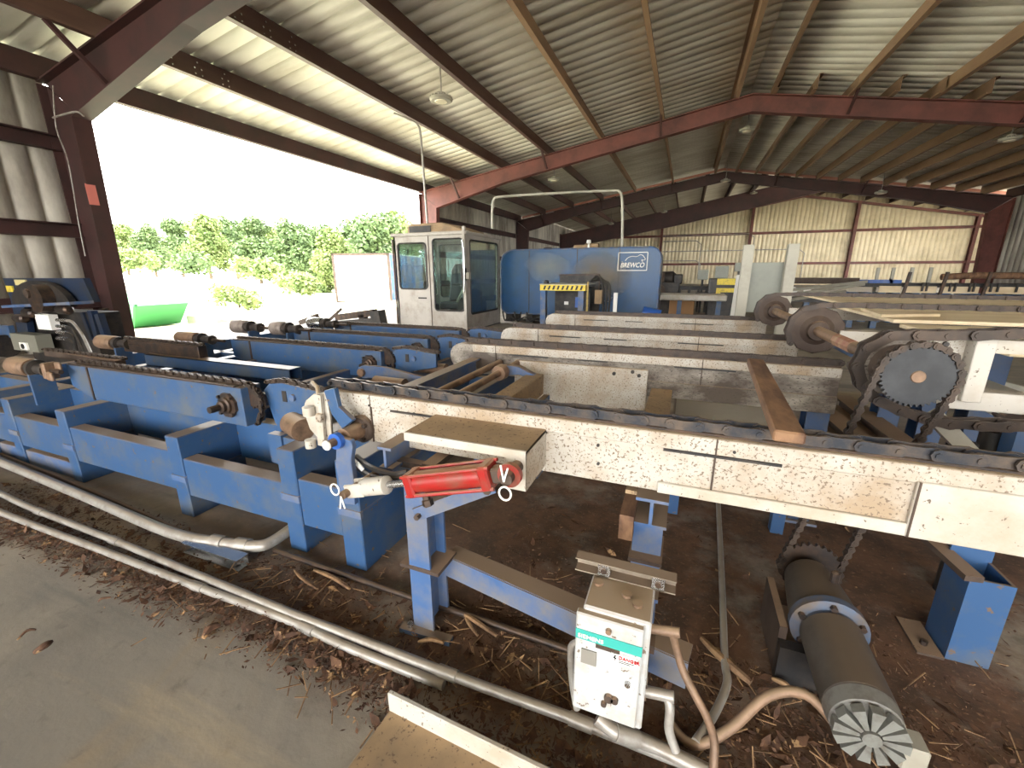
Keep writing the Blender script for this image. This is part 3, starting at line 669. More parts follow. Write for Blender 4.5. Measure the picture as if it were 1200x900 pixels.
for x, y, l in ((.59, 2.17, 'shaded blue post under the oily second beam, left of the sprocket chain'), (.96, 2.5, 'blue post with channel face right under the big sprocket'), (-.75, 2.15, 'blue post under the side plate'), (.55, 2.87, 'blue post behind the pitted sprocket disc'), (-.7, 2.87, 'blue post under the third white beam'), (.3, 3.96, 'blue post under the farthest white beam, right one'), (-1.0, 3.96, 'blue post under the farthest white beam, left one')):
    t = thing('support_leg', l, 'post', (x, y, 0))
    mb = MB(); mb.ibeam((x, y, .012), (x, y, ZB-.031), .085, .1, .01, up=(0, 1, 0)); mb.build('column', BLUE_SHADED, t); MB().box((x-.07, y-.07, 0), (x+.07, y+.07, .012)).build('base_plate', BLUED, t)
for k, (p, q) in enumerate((((945, 468), (1010, 525)), ((985, 470), (1070, 535)))):
    a, b = at(*p, z=.42), at(*q, z=.42)
    t = thing('deck_crossmember', ('dusty channel running under the drive chain, left one', 'dusty channel running under the drive chain, right one')[k], 'beam', tuple(a)); MB().ibeam(a, b, .09, .07, .01).build('beam', RUST, t)

# white shelf bracket for the cylinder
t = thing('cylinder_shelf', 'white open bracket with tan dusty top on the front of the near white beam', 'bracket', (-.5, 1.0, .6))
MB().box((-.682, .905, .705), (-.325, 1.069, .713)).build('top_plate', TAN, t)
MB().box((-.682, .900, .690), (-.325, .906, .7135)).build('front_lip', WHITECLEAN, t)
MB().box((-.332, .902, .604), (-.325, 1.069, .712)).build('end_plate', WHITE, t); MB().box((-.377, .899, .606), (-.325, .905, .712)).build('front_plate', WHITECLEAN, t)
MB().box((-.682, 1.02, .672), (-.332, 1.066, .704)).build('back_angle', WHITE, t)

# hydraulic cylinder
t = thing('hydraulic_cylinder', 'red dusty tie-rod hydraulic cylinder with white rod cover and cotter pins', 'hydraulic cylinder', (-.63, .86, .5))
A, B = at(406, 573, y=.862), at(606, 553, y=.862); D = (B-A).normalized(); Up = Vector((0, -1, 0)).cross(D); Up = -Up if Up.z < 0 else Up
L_ = (B-A).length; P_ = lambda s_, u=0, v=0: A + D*(L_*s_) + Up*u + Vector((0, v, 0))
MB().lathe(P_(.12), D, [(0, .024), (.004, .026), (.285*L_-.12*L_-.004, .026), (.285*L_-.12*L_, .016)], 20).build('rod_cover', WHITECLEAN, t)
MB().cyl(P_(.27), P_(.52), .010, 16).build('rod', BRIGHT, t)
for nm, s0, s1 in (('head_block', .425, .475), ('end_block', .835, .885)):
    MB().bar(P_(s0), P_(s1), .066, .066, up=Up).build(nm, RED, t, bevel=.005)
MB().cyl(P_(.47), P_(.85), .030, 24).build('barrel', RED, t)
for u in (-.027, .027):
    for v in (-.027, .027): MB().cyl(P_(.42, u, v), P_(.895, u, v), .005, 8).build('tie_rod', RED, t)
MB().lathe(P_(.49, -.036), -Up, [(0, .010), (.015, .010), (.017, .015), (.034, .015), (.036, .008)], 6).build('port_fitting', STEEL, t)
MB().lathe(P_(.86, -.028, -.022), (0, -1, 0), [(0, .012), (.009, .012), (.010, .006)], 6).build('port_plug', RUST, t)
MB().bar(P_(.88), P_(.99), .036, .04, up=Up).build('rear_clevis', RUST, t, bevel=.006)
MB().cyl(P_(.975, 0, -.04), P_(.975, 0, .04), .016, 18).build('rear_pin', RUST, t)
MB().lathe(P_(.975, 0, -.02), (0, 1, 0), [(0, .030), (.015, .030)], 20).build('rear_eye', RED, t)
mb = MB(); mb.bar(P_(.03, .0, -.021), P_(.15, 0, -.021), .009, .042, up=Up); mb.bar(P_(.03, 0, .021), P_(.15, 0, .021), .009, .042, up=Up); mb.build('front_clevis', WHITECLEAN, t, bevel=.004)
MB().cyl(P_(.05, 0, -.045), P_(.05, 0, .10), .012, 14).build('front_pin', SHAFT, t)
for s_, dz, dx in ((.05, .020, -.016), (.975, -.028, .004)):
    c = P_(s_, 0, -.05); ring = [c + Vector((dx+.015*math.cos(a), -.003, dz+.017*math.sin(a))) for a in [6.28318*k/14 for k in range(15)]]
    q = -1 if dz > 0 else 1
    mb = MB(); mb.tube(ring, .0024, 6); mb.tube([c, c+Vector((.010, 0, q*.036))], .0024, 6); mb.tube([c, c+Vector((-.008, 0, q*.04))], .0024, 6); mb.build('cotter_pin', PAPER, t)

# stop lever (blue) with its shaft and hub on the face of the near beam
t = thing('stop_lever', 'blue dog-leg stop lever on a thick brown hub above the frame leg', 'lever', tuple(at(410, 590, y=.96)))
YA = .956
pl = [(394, 520), (393, 545), (396, 560), (399, 590), (416, 592), (414, 560), (411, 540), (413, 524), (410, 516), (396, 512)]
MB().prism([at(x, y, y=YA) for x, y in pl], (0, .02, 0)).build('lower_arm', BLUED, t, bevel=.002)
pl = [(379, 458), (391, 455), (396, 477), (413, 493), (401, 503), (388, 485)]
MB().prism([at(x, y, y=1.0) for x, y in pl], (0, .02, 0)).build('upper_arm', BLUE, t, bevel=.002)
hc = at(400.6, 513.5, y=.97)
MB().lathe((hc.x, .938, hc.z), (0, 1, 0), [(0, .026), (.018, .026)], 24).build('hub_ring', BRIGHTBLUE, t)
MB().lathe((hc.x, .978, hc.z), (0, 1, 0), [(0, .028), (.084, .028)], 24).build('hub', SHAFT, t)
MB().lathe((hc.x, 1.048, hc.z), (0, 1, 0), [(0, .042), (.008, .048), (.021, .048)], 24).build('flange', RUST, t)
for a in (.6, 2.2, 3.8, 5.3): MB().cyl((hc.x+.037*math.cos(a), 1.036, hc.z+.037*math.sin(a)), (hc.x+.037*math.cos(a), 1.05, hc.z+.037*math.sin(a)), .008, 6).build('bolt', STEEL, t)
MB().cyl((hc.x, .905, hc.z), (hc.x, .95, hc.z), .013, 16).build('shaft', SHAFT, t)
MB().lathe((hc.x, .902, hc.z), (0, 1, 0), [(0, .014), (.003, .016), (.006, .016)], 16).build('snap_ring', PAPER, t)

# white cam plate and brown drum left of the lever
t = thing('cam_drum', 'brown drum with a rounded white end plate and pipe stubs', 'drum', tuple(at(360, 500, y=1.05)))
a = at(345, 496, y=1.12)
MB().cyl((a.x-.015, 1.12, a.z), (a.x+.09, 1.08, a.z-.002), .043, 24).build('drum', SHAFT, t)
pl = [(355, 480), (358, 470), (366, 463), (381, 461), (384, 470), (387, 490), (389, 512), (385, 519), (374, 515), (363, 503)]
MB().prism([at(x, y, y=1.03) for x, y in pl], (-.012, .02, 0)).build('end_plate', WHITECLEAN, t, bevel=.002)
p, q = at(373, 462, y=1.02), at(378, 522, y=1.02); MB().bar(p, q, .012, .03, up=(1, 0, 0)).build('rib_plate', WHITECLEAN, t)
p = at(362, 482, y=1.0); MB().lathe(p-Vector((0, 0, .014)), (0, 0, 1), [(0, .020), (.03, .020), (.031, .014)], 18).build('pipe_stub', WHITECLEAN, t)
p = at(364, 520, y=1.0); MB().lathe(p-Vector((0, 0, .013)), (0, 0, 1), [(0, .018), (.028, .018), (.029, .013)], 18).build('pipe_stub', WHITECLEAN, t)
p = at(372, 489, y=1.0); MB().box(p+Vector((-.012, 0, -.02)), p+Vector((.012, .02, .01))).build('lug', WHITE, t, bevel=.003)
MB().tube([at(373, 462, y=1.02), at(372, 454, y=1.04), at(366, 448, y=1.08)], .007, 8).build('bent_rod', WHITE, t)
# hoses under the shelf
def hose(pts, r, name, m, label, cat, n=8):
    o = MB().tube(spline(pts, 6), r, n).build(name, m); tag(o, label, cat); return o
hose([at(418, 535, y=1.04), at(430, 545, y=1.0), at(445, 552, y=.93), at(462, 556, y=.91), at(478, 553, y=.91)], .009, 'hydraulic_hose', RUBBER, 'black hose sagging under the hub toward the near post', 'hose')
hose([at(416, 545, y=1.05), at(424, 552, y=1.01), at(440, 560, y=.92), at(470, 562, y=.90)], .009, 'hydraulic_hose', RUBBER, 'lower black hose with a white tag under the hub', 'hose')
p = at(422, 547, y=.99); o = MB().bar(p+Vector((-.012, 0, .010)), p+Vector((.012, 0, -.010)), .004, .016).build('hose_tag', PAPER); tag(o, 'small white tag on the black hose', 'tag')

# ------------------------------------------------------------------ sprocket shaft and upper deck
SX, SZ = .63, .85
t = thing('sprocket_shaft', 'dusty bronze shaft carrying two pitted discs and a large grey sprocket', 'shaft', (SX, 2.5, SZ))
MB().cyl((SX, 1.5, SZ), (SX, 3.8, SZ), .024, 18).build('shaft', SHAFT, t)
MB().gear((SX, 1.5, SZ), (0, 1, 0), .088, .014, 40, .007).build('drive_sprocket', GREYSPROCKET, t, smooth=15)
MB().lathe((SX, 1.490, SZ), (0, 1, 0), [(0, .016), (.003, .018), (.006, .018)], 16).build('bore_cap', SHAFT, t)
for y, r in ((1.64, .095), (2.54, .118), (3.68, .115)):
    oc = MB(); n = 10; ang0 = .3
    oc.prism([(SX+r*math.cos(ang0+6.28318*k/n), y-.012, SZ+r*math.sin(ang0+6.28318*k/n)) for k in range(n)], (0, .024, 0))
    oc.build('chain_wheel', RUST if y > 2 else WHITE2, t, bevel=.003)
    MB().lathe((SX, y-.05, SZ), (0, 1, 0), [(0, .045), (.02, .05), (.04, .075)], 24).build('wheel_hub', RUST, t)
# bright joint sleeve on shaft
MB().cyl((SX, 2.0, SZ), (SX, 2.2, SZ), .027, 8).build('sleeve', mat('red_brown_sleeve', (150, 100, 82), .6, dirt=(170, 140, 110), amt=.5, scale=20), t)
# drive chain round the sprocket down to the gearmotor
dc = MB(); R_ = .092
pts = [(.40, 1.5, .20), (.53, 1.5, .72)] + [(SX+R_*math.cos(a), 1.5, SZ+R_*math.sin(a)) for a in [math.pi*(1.05-.137*k) for k in range(10)]] + [(.70, 1.5, .74), (.56, 1.5, .20)]
pts = [(.405, 1.5, .19), (.55, 1.5, .86)]
arc = [(SX+R_*math.cos(a), 1.5, SZ+R_*math.sin(a)) for a in [math.radians(172-d_) for d_ in range(0, 196, 14)]]
pts = [(.395, 1.5, .19), (.47, 1.5, .5)] + arc + [(.60, 1.5, .42), (.555, 1.5, .19)] + [(.475+.088*math.cos(a), 1.5, .18+.088*math.sin(a)) for a in [math.radians(-10-d_) for d_ in range(0, 170, 20)]]
chain(dc, pts, .0254, .02, .02, .004, closed=True, pinch=.28); o = dc.build('drive_chain', CHAINM); tag(o, 'rusty roller chain looped from the grey sprocket down to the gearmotor', 'chain')
# conveyor chains over the chain wheels
def strand(y, r, x1, zend, label, sag=None):
    pts = [(SX+r*math.cos(a), y, SZ+r*math.sin(a)) for a in [math.radians(215-d_) for d_ in range(0, 126, 14)]]
    pts += [(SX+.12, y, SZ+r+.002), (x1*.6, y, (SZ+r)*.5+zend*.5), (x1, y, zend)]
    if sag: pts = sag[::-1] + pts
    mb = MB(); chain(mb, pts, .066, .045, .032 if y < 2 else .026, .006); o = mb.build('conveyor_chain', CHAINM); tag(o, label, 'chain')
strand(1.64, .102, 1.9, 1.03, 'heavy rusty chain over the nearest chain wheel, sagging back below it', [(SX-.03, 1.64, .74), (SX+.06, 1.64, .70), (SX+.16, 1.64, .685), (SX+.35, 1.64, .70), (SX+.6, 1.64, .74), (1.5, 1.64, .78)])
strand(2.54, .125, 2.6, .975, 'heavy rusty chain over the pitted middle disc')
strand(3.68, .122, 3.4, .965, 'heavy rusty chain over the farthest disc')
# plywood deck boards
for (x0, x1, y0, y1, z, l) in ((.98, 3.2, 2.68, 3.6, .885, 'weathered plywood sheet between the middle and farthest chains'), (1.0, 3.0, 1.86, 2.66, .866, 'weathered plywood sheet between the two nearest chains'), (1.1, 3.4, 3.8, 5.2, .89, 'weathered plywood sheet behind the farthest chain')):
    o = MB().box((x0, y0, z), (x1, y1, z+.018)).build('plywood_sheet', PLY, bevel=.002); tag(o, l, 'board')
o = MB().prism([(.95, 2.75, .905), (1.25, 2.9, .905), (1.3, 3.3, .905), (1.0, 3.2, .905)], (0, 0, .014)).build('plywood_sheet', PLY); tag(o, 'loose pale plywood offcut at the edge of the sheets by the middle disc', 'board')
# frame of the upper deck
t = thing('upper_deck', 'white painted steel frame with blue posts right of the grey sprocket', 'frame', (1.3, 1.8, 0))
MB().box((.745, 1.73, .80), (.87, 1.75, .94)).build('end_plate', WHITE, t, bevel=.002)
MB().cyl((.775, 1.722, .915), (.775, 1.735, .915), .008, 8).build('bolt', BLACK, t)
MB().box((.825, 1.68, .745), (.872, 1.74, .945)).build('post_angle', WHITECLEAN, t, bevel=.002)
MB().box((.86, 1.72, .895), (2.4, 1.78, .935)).build('top_rail', WHITECLEAN, t); MB().box((.80, 1.70, .715), (2.4, 1.76, .775)).build('lower_rail', WHITECLEAN, t, bevel=.003)
MB().bar(at(1092, 485, y=1.72), at(1150, 545, y=1.72), .045, .045).build('diagonal_brace', PALE, t)
MB().box((.72, 2.50, .79), (2.8, 2.58, .855)).build('chain_rail', WHITECLEAN, t); MB().box((.72, 3.66, .80), (3.2, 3.74, .875)).build('chain_rail', WHITECLEAN, t)
a = at(1030, 372, y=2.3); MB().box((.80, 2.0, .72), (.88, 3.6, .78)).build('cross_beam', BLUE, t)
MB().box((1.10, 1.9, .62), (1.2, 3.7, .70)).build('cross_beam', PALE, t)
for x, y in ((1.12, 2.5), (1.26, 2.45), (1.55, 3.4), (1.45, 2.3), (2.2, 3.6)): MB().ibeam((x, y, 0), (x, y, .86), .09, .1, .01, up=(0, 1, 0)).build('post', BLUE_SHADED, t)
MB().bar((.95, 2.6, .72), (1.7, 2.6, .55), .04, .05).build('diagonal_brace', PALE, t); MB().bar((1.0, 3.1, .5), (1.9, 2.9, .4), .05, .05).build('diagonal_brace', PALE, t)
t = thing('idler_post', 'dark round post with a toothed idler under the chain at the right edge', 'post', (1.03, 1.9, 0))
p = at(1165, 505, y=1.8); MB().cyl((p.x, 1.8, 0), (p.x, 1.8, p.z), .032, 16).build('post', BLACK, t); MB().gear((p.x+.03, 1.8, p.z+.03), (0, 1, 0), .05, .03, 10, .014).build('idler', RUST, t)
MB().box((p.x-.10, 1.79, p.z-.1), (p.x-.03, 1.82, p.z-.05)).build('lug', BLACK, t)
o = MB().box(at(1192, 540, y=1.7)+Vector((-.02, 0, -.5)), at(1192, 500, y=1.7)+Vector((.04, .06, 0))).build('blue_post', BLUE); o.name = 'deck_post'; tag(o, 'blue post at the right edge of the picture beside the round idler post', 'post')

# ------------------------------------------------------------------ gearmotor on the floor
GX, GZ = .46, .17
t = thing('gearmotor', 'dusty grey gearmotor with blue flange ring and open fan end, lying on the floor', 'motor', (GX, 1.2, 0))
Yv = Vector((0, -1, 0)); G = lambda y, dx=0, dz=0: Vector((GX+dx, y, GZ+dz))
MB().gear((.475, 1.5, .18), (0, 1, 0), .088, .014, 26, .008).build('sprocket', STEEL, t, smooth=15)
MB().cyl(G(1.54), G(1.40), .03, 16).build('output_shaft', STEEL, t)
MOT = mat('dusty_motor_grey', (82, 74, 66), .6, .1, dirt=(62, 54, 48), amt=.5, scale=7, dust=(100, 86, 72), dust_amt=.7)
MB().lathe(G(1.46), Yv, [(0, .05), (.01, .066), (.05, .072), (.14, .082), (.22, .088), (.225, .06)], 28).build('gearbox', MOT, t)
MB().lathe(G(1.245), Yv, [(0, .094), (.025, .094), (.03, .07), (.05, .062)], 28).build('flange_ring', mat('dusty_blue_ring', (56, 84, 116), .6, dirt=(92, 80, 70), amt=.7, scale=9), t)
for a in (.5, 1.6, 2.7, 3.8, 5.0): MB().cyl(G(1.225, .078*math.cos(a), .078*math.sin(a)), G(1.205, .078*math.cos(a), .078*math.sin(a)), .009, 6).build('bolt', STEEL, t)
MB().lathe(G(1.205), Yv, [(0, .066), (.005, .074), (.22, .074), (.225, .07)], 28).build('motor_body', MOT, t)
MB().lathe(G(.98), Yv, [(0, .074), (.035, .07), (.04, .06)], 28).build('fan_cowl', mat('grey_fan_cowl', (112, 110, 104), .55, dirt=(84, 78, 72), amt=.4, scale=20), t)
fan = MB()
for k in range(12):
    a = 6.28318*k/12; d = Vector((math.cos(a), 0, math.sin(a))); n = Vector((-d.z, 0, d.x))
    fan.prism([G(.936)+d*.02-n*.004, G(.936)+d*.068-n*.014, G(.936)+d*.068+n*.010, G(.936)+d*.02+n*.004], (0, -.02, 0))
fan.lathe(G(.936), Yv, [(0, .02), (.025, .018), (.026, .009)], 16); fan.build('fan', mat('fan_aluminium', (124, 124, 118), .5, .2, dirt=(90, 84, 76), amt=.4, scale=20), t)
MB().lathe((GX+.03, 1.34, GZ+.078), (0, 0, 1), [(0, .012), (.03, .012), (.035, .006)], 8).build('breather_plug', STEEL, t)
mb = MB(); mb.box((GX-.105, 1.20, .01), (GX+.09, 1.44, .05)); mb.box((GX-.12, 1.2, .0), (GX-.10, 1.42, .16)); mb.build('mounting_bracket', RUST, t)
MB().box((GX+.078, .955, .07), (GX+.125, 1.01, .135)).build('terminal_box', PALE, t, bevel=.004)
MB().box((GX-.12, 1.165, .0), (GX-.01, 1.2, .12)).build('base_block', BLACK, t)

# ------------------------------------------------------------------ safety switch box on its strut
BX0, BX1, BZ0, BZ1, BY = -.152, -.012, .165, .437, .75
t = thing('safety_switch', 'grey electrical switch box with teal band and red danger label on a strut', 'switch box', (-.08, .8, BZ0))
MB().box((BX0+.012, BY+.008, BZ0-.005), (BX1+.012, BY+.115, BZ1+.01)).build('body', BOXGREY, t, bevel=.004)
cv = MB().box((BX0, BY-.006, BZ0+.01), (BX1, BY+.012, BZ1)).build('cover', BOXGREY, t, bevel=.003)
MB().box((BX0+.001, BY-.008, BZ1-.064), (BX1-.001, BY-.005, BZ1-.04)).build('teal_band', TEAL, cv)
MB().box((BX0+.015, BY-.009, BZ1-.125), (BX0+.048, BY-.005, BZ1-.088)).build('name_plate', mat('dull_plate', (130, 126, 118), .5), cv)
MB().box((BX0+.045, BY-.009, BZ1-.074), (BX0+.095, BY-.006, BZ1-.066)).build('slot_plate', RUST, cv)
MB().box((BX1-.062, BY-.009, BZ1-.098), (BX1-.008, BY-.006, BZ1-.072)).build('danger_label', PAPER, cv)
for p, r, m in (((BX0+.07, BZ1-.022), .006, SHAFT), ((BX1-.024, BZ0+.13), .006, BRIGHT), ((BX0+.08, BZ0+.075), .010, RUST), ((BX0+.07, BZ0+.055), .006, RUST), ((BX0+.092, BZ0+.075), .008, RUST)):
    MB().cyl((p[0], BY-.014, p[1]), (p[0], BY, p[1]), r, 12).build('screw', m, cv)
for x, y in ((BX0+.03, BY+.085), (BX1-.02, BY+.05), (BX0+.095, BY+.07)):
    MB().cyl((x, y, BZ1+.01), (x, y, BZ1+.016), .011, 14).build('knockout', SHAFT, t)
for y, z in ((BY+.05, BZ0+.085), (BY+.05, BZ0+.05)): MB().cyl((BX1+.01, y, z), (BX1+.016, y, z), .012, 14).build('side_knockout', RUST if z > BZ0+.06 else SHAFT, t)
MB().box((BX1+.008, BY+.03, BZ0+.10), (BX1+.014, BY+.09, BZ0+.15)).build('side_plate', MATS['dull_plate'], t); MB().box((BX1+.01, BY+.015, BZ1-.07), (BX1+.022, BY+.06, BZ1-.05)).build('switch_handle', STEEL, t)
t = thing('strut_channel', 'slotted galvanized strut bar across the top of the switch box', 'strut', (-.08, .9, .45))
mb = MB(); mb.chan((-.182, .885, .468), (.042, .885, .468), .03, .034, .003, side=1); mb.build('strut', mat('dusty_strut', (140, 128, 112), .5, .2, dirt=(110, 98, 86), amt=.5, scale=14, dust=(130, 112, 94), dust_amt=.6), t)
for x in (-.115, .005):
    MB().box((x-.014, .855, .452), (x+.014, .875, .456)).build('clip', BRIGHT, t); MB().box((x-.014, .856, .455), (x+.014, .862, .482)).build('clip', BRIGHT, t); MB().cyl((x, .85, .468), (x, .858, .468), .007, 8).build('screw', STEEL, t)
for x in (-.10, -.05): MB().box((x-.015, .905, 0), (x+.015, .93, .45)).build('upright', CONDUIT, t)

def text(body, size, p, xdir, ydir, m, parent, ext=.0008, shear=0, name='lettering', align='LEFT', sx=1):
    cu = bpy.data.curves.new(name, 'FONT'); cu.body = body; cu.size = size; cu.extrude = ext; cu.shear = shear; cu.align_x = align; cu.offset = size*.012
    tmp = bpy.data.objects.new(name, cu); me = bpy.data.meshes.new_from_object(tmp); bpy.data.objects.remove(tmp)
    X, Y = Vector(xdir).normalized(), Vector(ydir).normalized(); Z = X.cross(Y)
    off = Vector(parent['_o']); M = Matrix(((X.x*sx, Y.x, Z.x, p[0]-off.x), (X.y*sx, Y.y, Z.y, p[1]-off.y), (X.z*sx, Y.z, Z.z, p[2]-off.z), (0, 0, 0, 1)))
    me.transform(M); o = bpy.data.objects.new(name, me); COL.objects.link(o); me.materials.clear(); me.materials.append(m); o['_o'] = tuple(off); o.parent = parent; return o
text('SIEMENS', .0135, (BX0+.006, BY-.0095, BZ1-.058), (1, 0, 0), (0, 0, 1), PAPER, cv, sx=1.1)
text('DANGER', .0105, (BX1-.046, BY-.0105, BZ1-.083), (1, 0, 0), (0, 0, 1), REDINK, cv)
mb = MB()
for k in range(2): mb.box((BX1-.045, BY-.0102, BZ1-.0885-.004*k), (BX1-.014-.008*k, BY-.009, BZ1-.0875-.004*k))
mb.build('fine_print', INK, cv)
mb = MB(); x, z = BX1-.055, BZ1-.077; mb.prism([(x, BY-.0105, z), (x+.004, BY-.0105, z), (x+.002, BY-.0105, z-.006), (x+.005, BY-.0105, z-.006), (x, BY-.0105, z-.016), (x+.0015, BY-.0105, z-.008), (x-.002, BY-.0105, z-.008)], (0, .001, 0)); mb.build('bolt_symbol', INK, cv)

# ------------------------------------------------------------------ conduits, hoses and the white tray
def pipe(name, pts, r, m, label, cat, couple=(), n=12, sm=True):
    t = thing(name, label, cat, tuple(pts[0])); MB().tube(spline(pts, 5) if sm else pts, r, n).build('pipe', m, t)
    for i, f in couple:
        p = lerp(pts[i], pts[i+1], f); d = (Vector(pts[i+1])-Vector(pts[i])).normalized(); MB().cyl(p-d*.03, p+d*.03, r*1.22, n).build('coupling', m, t)
    return t
pipe('conduit', [at(-60, 572, z=.025), at(0, 600, z=.025), at(120, 645, z=.025), at(230, 687, z=.025), at(340, 727, z=.025), at(400, 755, z=.025), at(520, 803, z=.02)], .014, CONDUIT, 'long grey conduit on the floor, the one nearest the camera', 'conduit', [(3, .02), (4, .35)])
pipe('conduit', [at(-60, 548, z=.035), at(0, 578, z=.035), at(43, 598, z=.035), at(133, 633, z=.035), at(230, 673, z=.035), at(340, 718, z=.035), at(400, 741, z=.035), at(540, 795, z=.035), at(665, 840, z=.035), at(720, 862, z=.035), at(800, 893, z=.03)], .014, CONDUIT, 'second long conduit running to the foot of the switch box', 'conduit', [(2, .05), (3, .02), (6, .9), (8, .3)])
pipe('conduit', [at(-60, 516, z=.05), at(0, 541, z=.05), at(100, 582, z=.05), at(200, 624, z=.05), at(262, 636, z=.05), at(300, 640, z=.055), (-1.50, 1.06, .055), (-1.495, 1.2, .065), (-1.495, 1.36, .07)], .023, CONDUIT, 'thick grey conduit curving in behind the blue frame leg', 'conduit', [(3, .9), (4, .6)])
pipe('conduit', [at(-60, 508, z=.02), at(60, 556, z=.02), at(190, 612, z=.02), at(236, 640, z=.015)], .010, RUST, 'dark thin pipe on the floor under the blue frame', 'conduit')
pipe('conduit', [at(322, 645, z=.02), at(400, 672, z=.02), at(482, 700, z=.02), at(560, 725, z=.02), at(668, 762, z=.02)], .011, STEEL, 'thin dark pipe running from the frame legs to the switch box', 'conduit')
o = MB().chan(at(228, 634, z=.03), at(292, 655, z=.03), .05, .05, .004).build('strut_scrap', BRIGHT); o.name = 'channel_offcut'; tag(o, 'short shiny channel offcut under the thick curved conduit', 'metal offcut')
pipe('conduit', [at(841, 575, z=.03), at(846, 680, z=.03), at(849, 770, z=.03), at(852, 800, z=.03), at(838, 835, z=.03), at(815, 870, z=.03)], .011, CONDUIT, 'grey conduit across the dirt floor right of the switch box', 'conduit')
pipe('flexible_conduit', [at(772, 738, y=.80), at(786, 740, y=.80), at(792, 757, y=.80), at(800, 785, y=.79), at(815, 815, y=.77), at(828, 840, y=.76), at(837, 870, y=.75), at(835, 910, y=.72)], .0085, SHAFT, 'tan flexible conduit looping down from the right side of the switch box', 'conduit', [(0, .5)])
pipe('flexible_conduit', [at(766, 812, y=.80), at(780, 815, y=.80), at(785, 830, y=.79), at(784, 855, y=.78), at(792, 880, y=.77)], .010, CONDUIT, 'lower flexible conduit from the right side of the switch box', 'conduit', [(0, .5)])
pipe('flexible_conduit', [(GX-.04, .97, .12), (GX-.1, 1.0, .15), (GX-.18, .98, .13), (GX-.26, .92, .06), (GX-.34, .88, .02), (GX-.40, .92, .02)], .012, SHAFT, 'grey cable hose leading from the gearmotor toward the switch box', 'hose')
pipe('flexible_conduit', [at(682, 752, y=.82), at(671, 756, y=.82), at(669, 768, y=.82), at(671, 800, y=.82), at(676, 830, y=.82)], .009, CONDUIT, 'elbow conduit on the left side of the switch box', 'conduit')
pipe('elbow_fitting', [at(700, 840, z=.10), at(722, 858, z=.08), at(745, 865, z=.06), at(775, 878, z=.04), at(830, 905, z=.03)], .017, CONDUIT, 'conduit elbow under the switch box', 'conduit', [(1, .5)])
pipe('floor_hose', [at(1050, 870, z=.03), at(1062, 900, z=.03), at(1075, 930, z=.03)], .011, SHAFT, 'tan hose end below the fan of the gearmotor', 'hose')
t = thing('steel_tray', 'white lipped steel tray with tan dusty floor, at the bottom edge', 'tray', tuple(at(470, 850, z=.02)))
c0, c1 = at(459, 832, z=.02), at(640, 925, z=.02); d = (c1-c0).normalized(); nrm = Vector((d.y, -d.x, 0))
e0, e1 = c0+nrm*.35, c1+nrm*.35
MB().prism([c0, c1+d*.2, e1+d*.2, e0], (0, 0, .006)).build('floor_sheet', TAN, t)
MB().bar(c0-d*.004+Vector((0, 0, .03)), c1+d*.2+Vector((0, 0, .03)), .014, .065).build('lip', WHITECLEAN, t, bevel=.003)

# ------------------------------------------------------------------ operator cab
CX0, CX1, CY0, CY1, CT = -5.44, -3.85, 7.3, 8.9, 1.86
t = thing('operator_cab', 'grey sheet metal operator cab with rounded windows standing behind the blue deck', 'operator cab', ((CX0+CX1)/2, 8.1, 0))
def rounded(w0, h0, w1, h1, r, n=5):
    out = []
    for cx, cz, a0 in ((w1-r, h1-r, 0), (w0+r, h1-r, 90), (w0+r, h0+r, 180), (w1-r, h0+r, 270)):
        for k in range(n+1):
            a = math.radians(a0+90*k/n); out.append((cx+r*math.cos(a), cz+r*math.sin(a)))
    return out
def wall_with_windows(name, fn, u0, u1, z0, z1, wins, th, parent, m):
    """flat panel with rounded window openings; fn maps (u, z, depth) to the place"""
    mb = MB(); cuts = sorted(wins); edges = [u0]
    for (a, b, c, d) in cuts: edges += [a, c]
    edges.append(u1)
    def slab(a, b, c, d):
        mb.add([fn(a, b, 0), fn(c, b, 0), fn(c, d, 0), fn(a, d, 0), fn(a, b, th), fn(c, b, th), fn(c, d, th), fn(a, d, th)], [(0,1,2,3),(7,6,5,4),(0,4,5,1),(1,5,6,2),(2,6,7,3),(3,7,4,0)])
    for i in range(0, len(edges), 2): slab(edges[i], z0, edges[i+1], z1)
    for (a, b, c, d) in cuts:
        slab(a, z0, c, b); slab(a, d, c, z1)
        for cx, cz, sx, sz in ((a, b, 1, 1), (c, b, -1, 1), (c, d, -1, -1), (a, d, 1, -1)): # corner fillets
            r = .07; arc = [(cx+sx*r-sx*r*math.cos(q), cz+sz*r-sz*r*math.sin(q)) for q in [math.pi/2*k/4 for k in range(5)]]
            pts = [(cx, cz)]+arc; A = [fn(u, z, 0) for u, z in pts]; Bq = [fn(u, z, th) for u, z in pts]; n = len(pts)
            mb.add(A+Bq, [tuple(range(n)), tuple(range(n, 2*n))[::-1]]+[(i, (i+1) % n, n+(i+1) % n, n+i) for i in range(n)])
    w_ = mb.build(name, m, parent, smooth=20)
    for (a, b, c, d) in cuts:
        pts = rounded(a+.008, b+.008, c-.008, d-.008, .065)
        loop = [Vector(fn(u, z, -.004)) for u, z in pts]; MB().tube(loop+[loop[0], loop[1]], .016, 6, False).build('window_gasket', RUBBER, w_)
        g = MB(); A = [fn(u, z, th*.4) for u, z in pts]; Bq = [fn(u, z, th*.4+.005) for u, z in pts]; n = len(pts)
        g.add(A+Bq, [tuple(range(n)), tuple(range(n, 2*n))[::-1]]+[(i, (i+1) % n, n+(i+1) % n, n+i) for i in range(n)]); g.build('window_glass', GLASS, w_)
    return w_
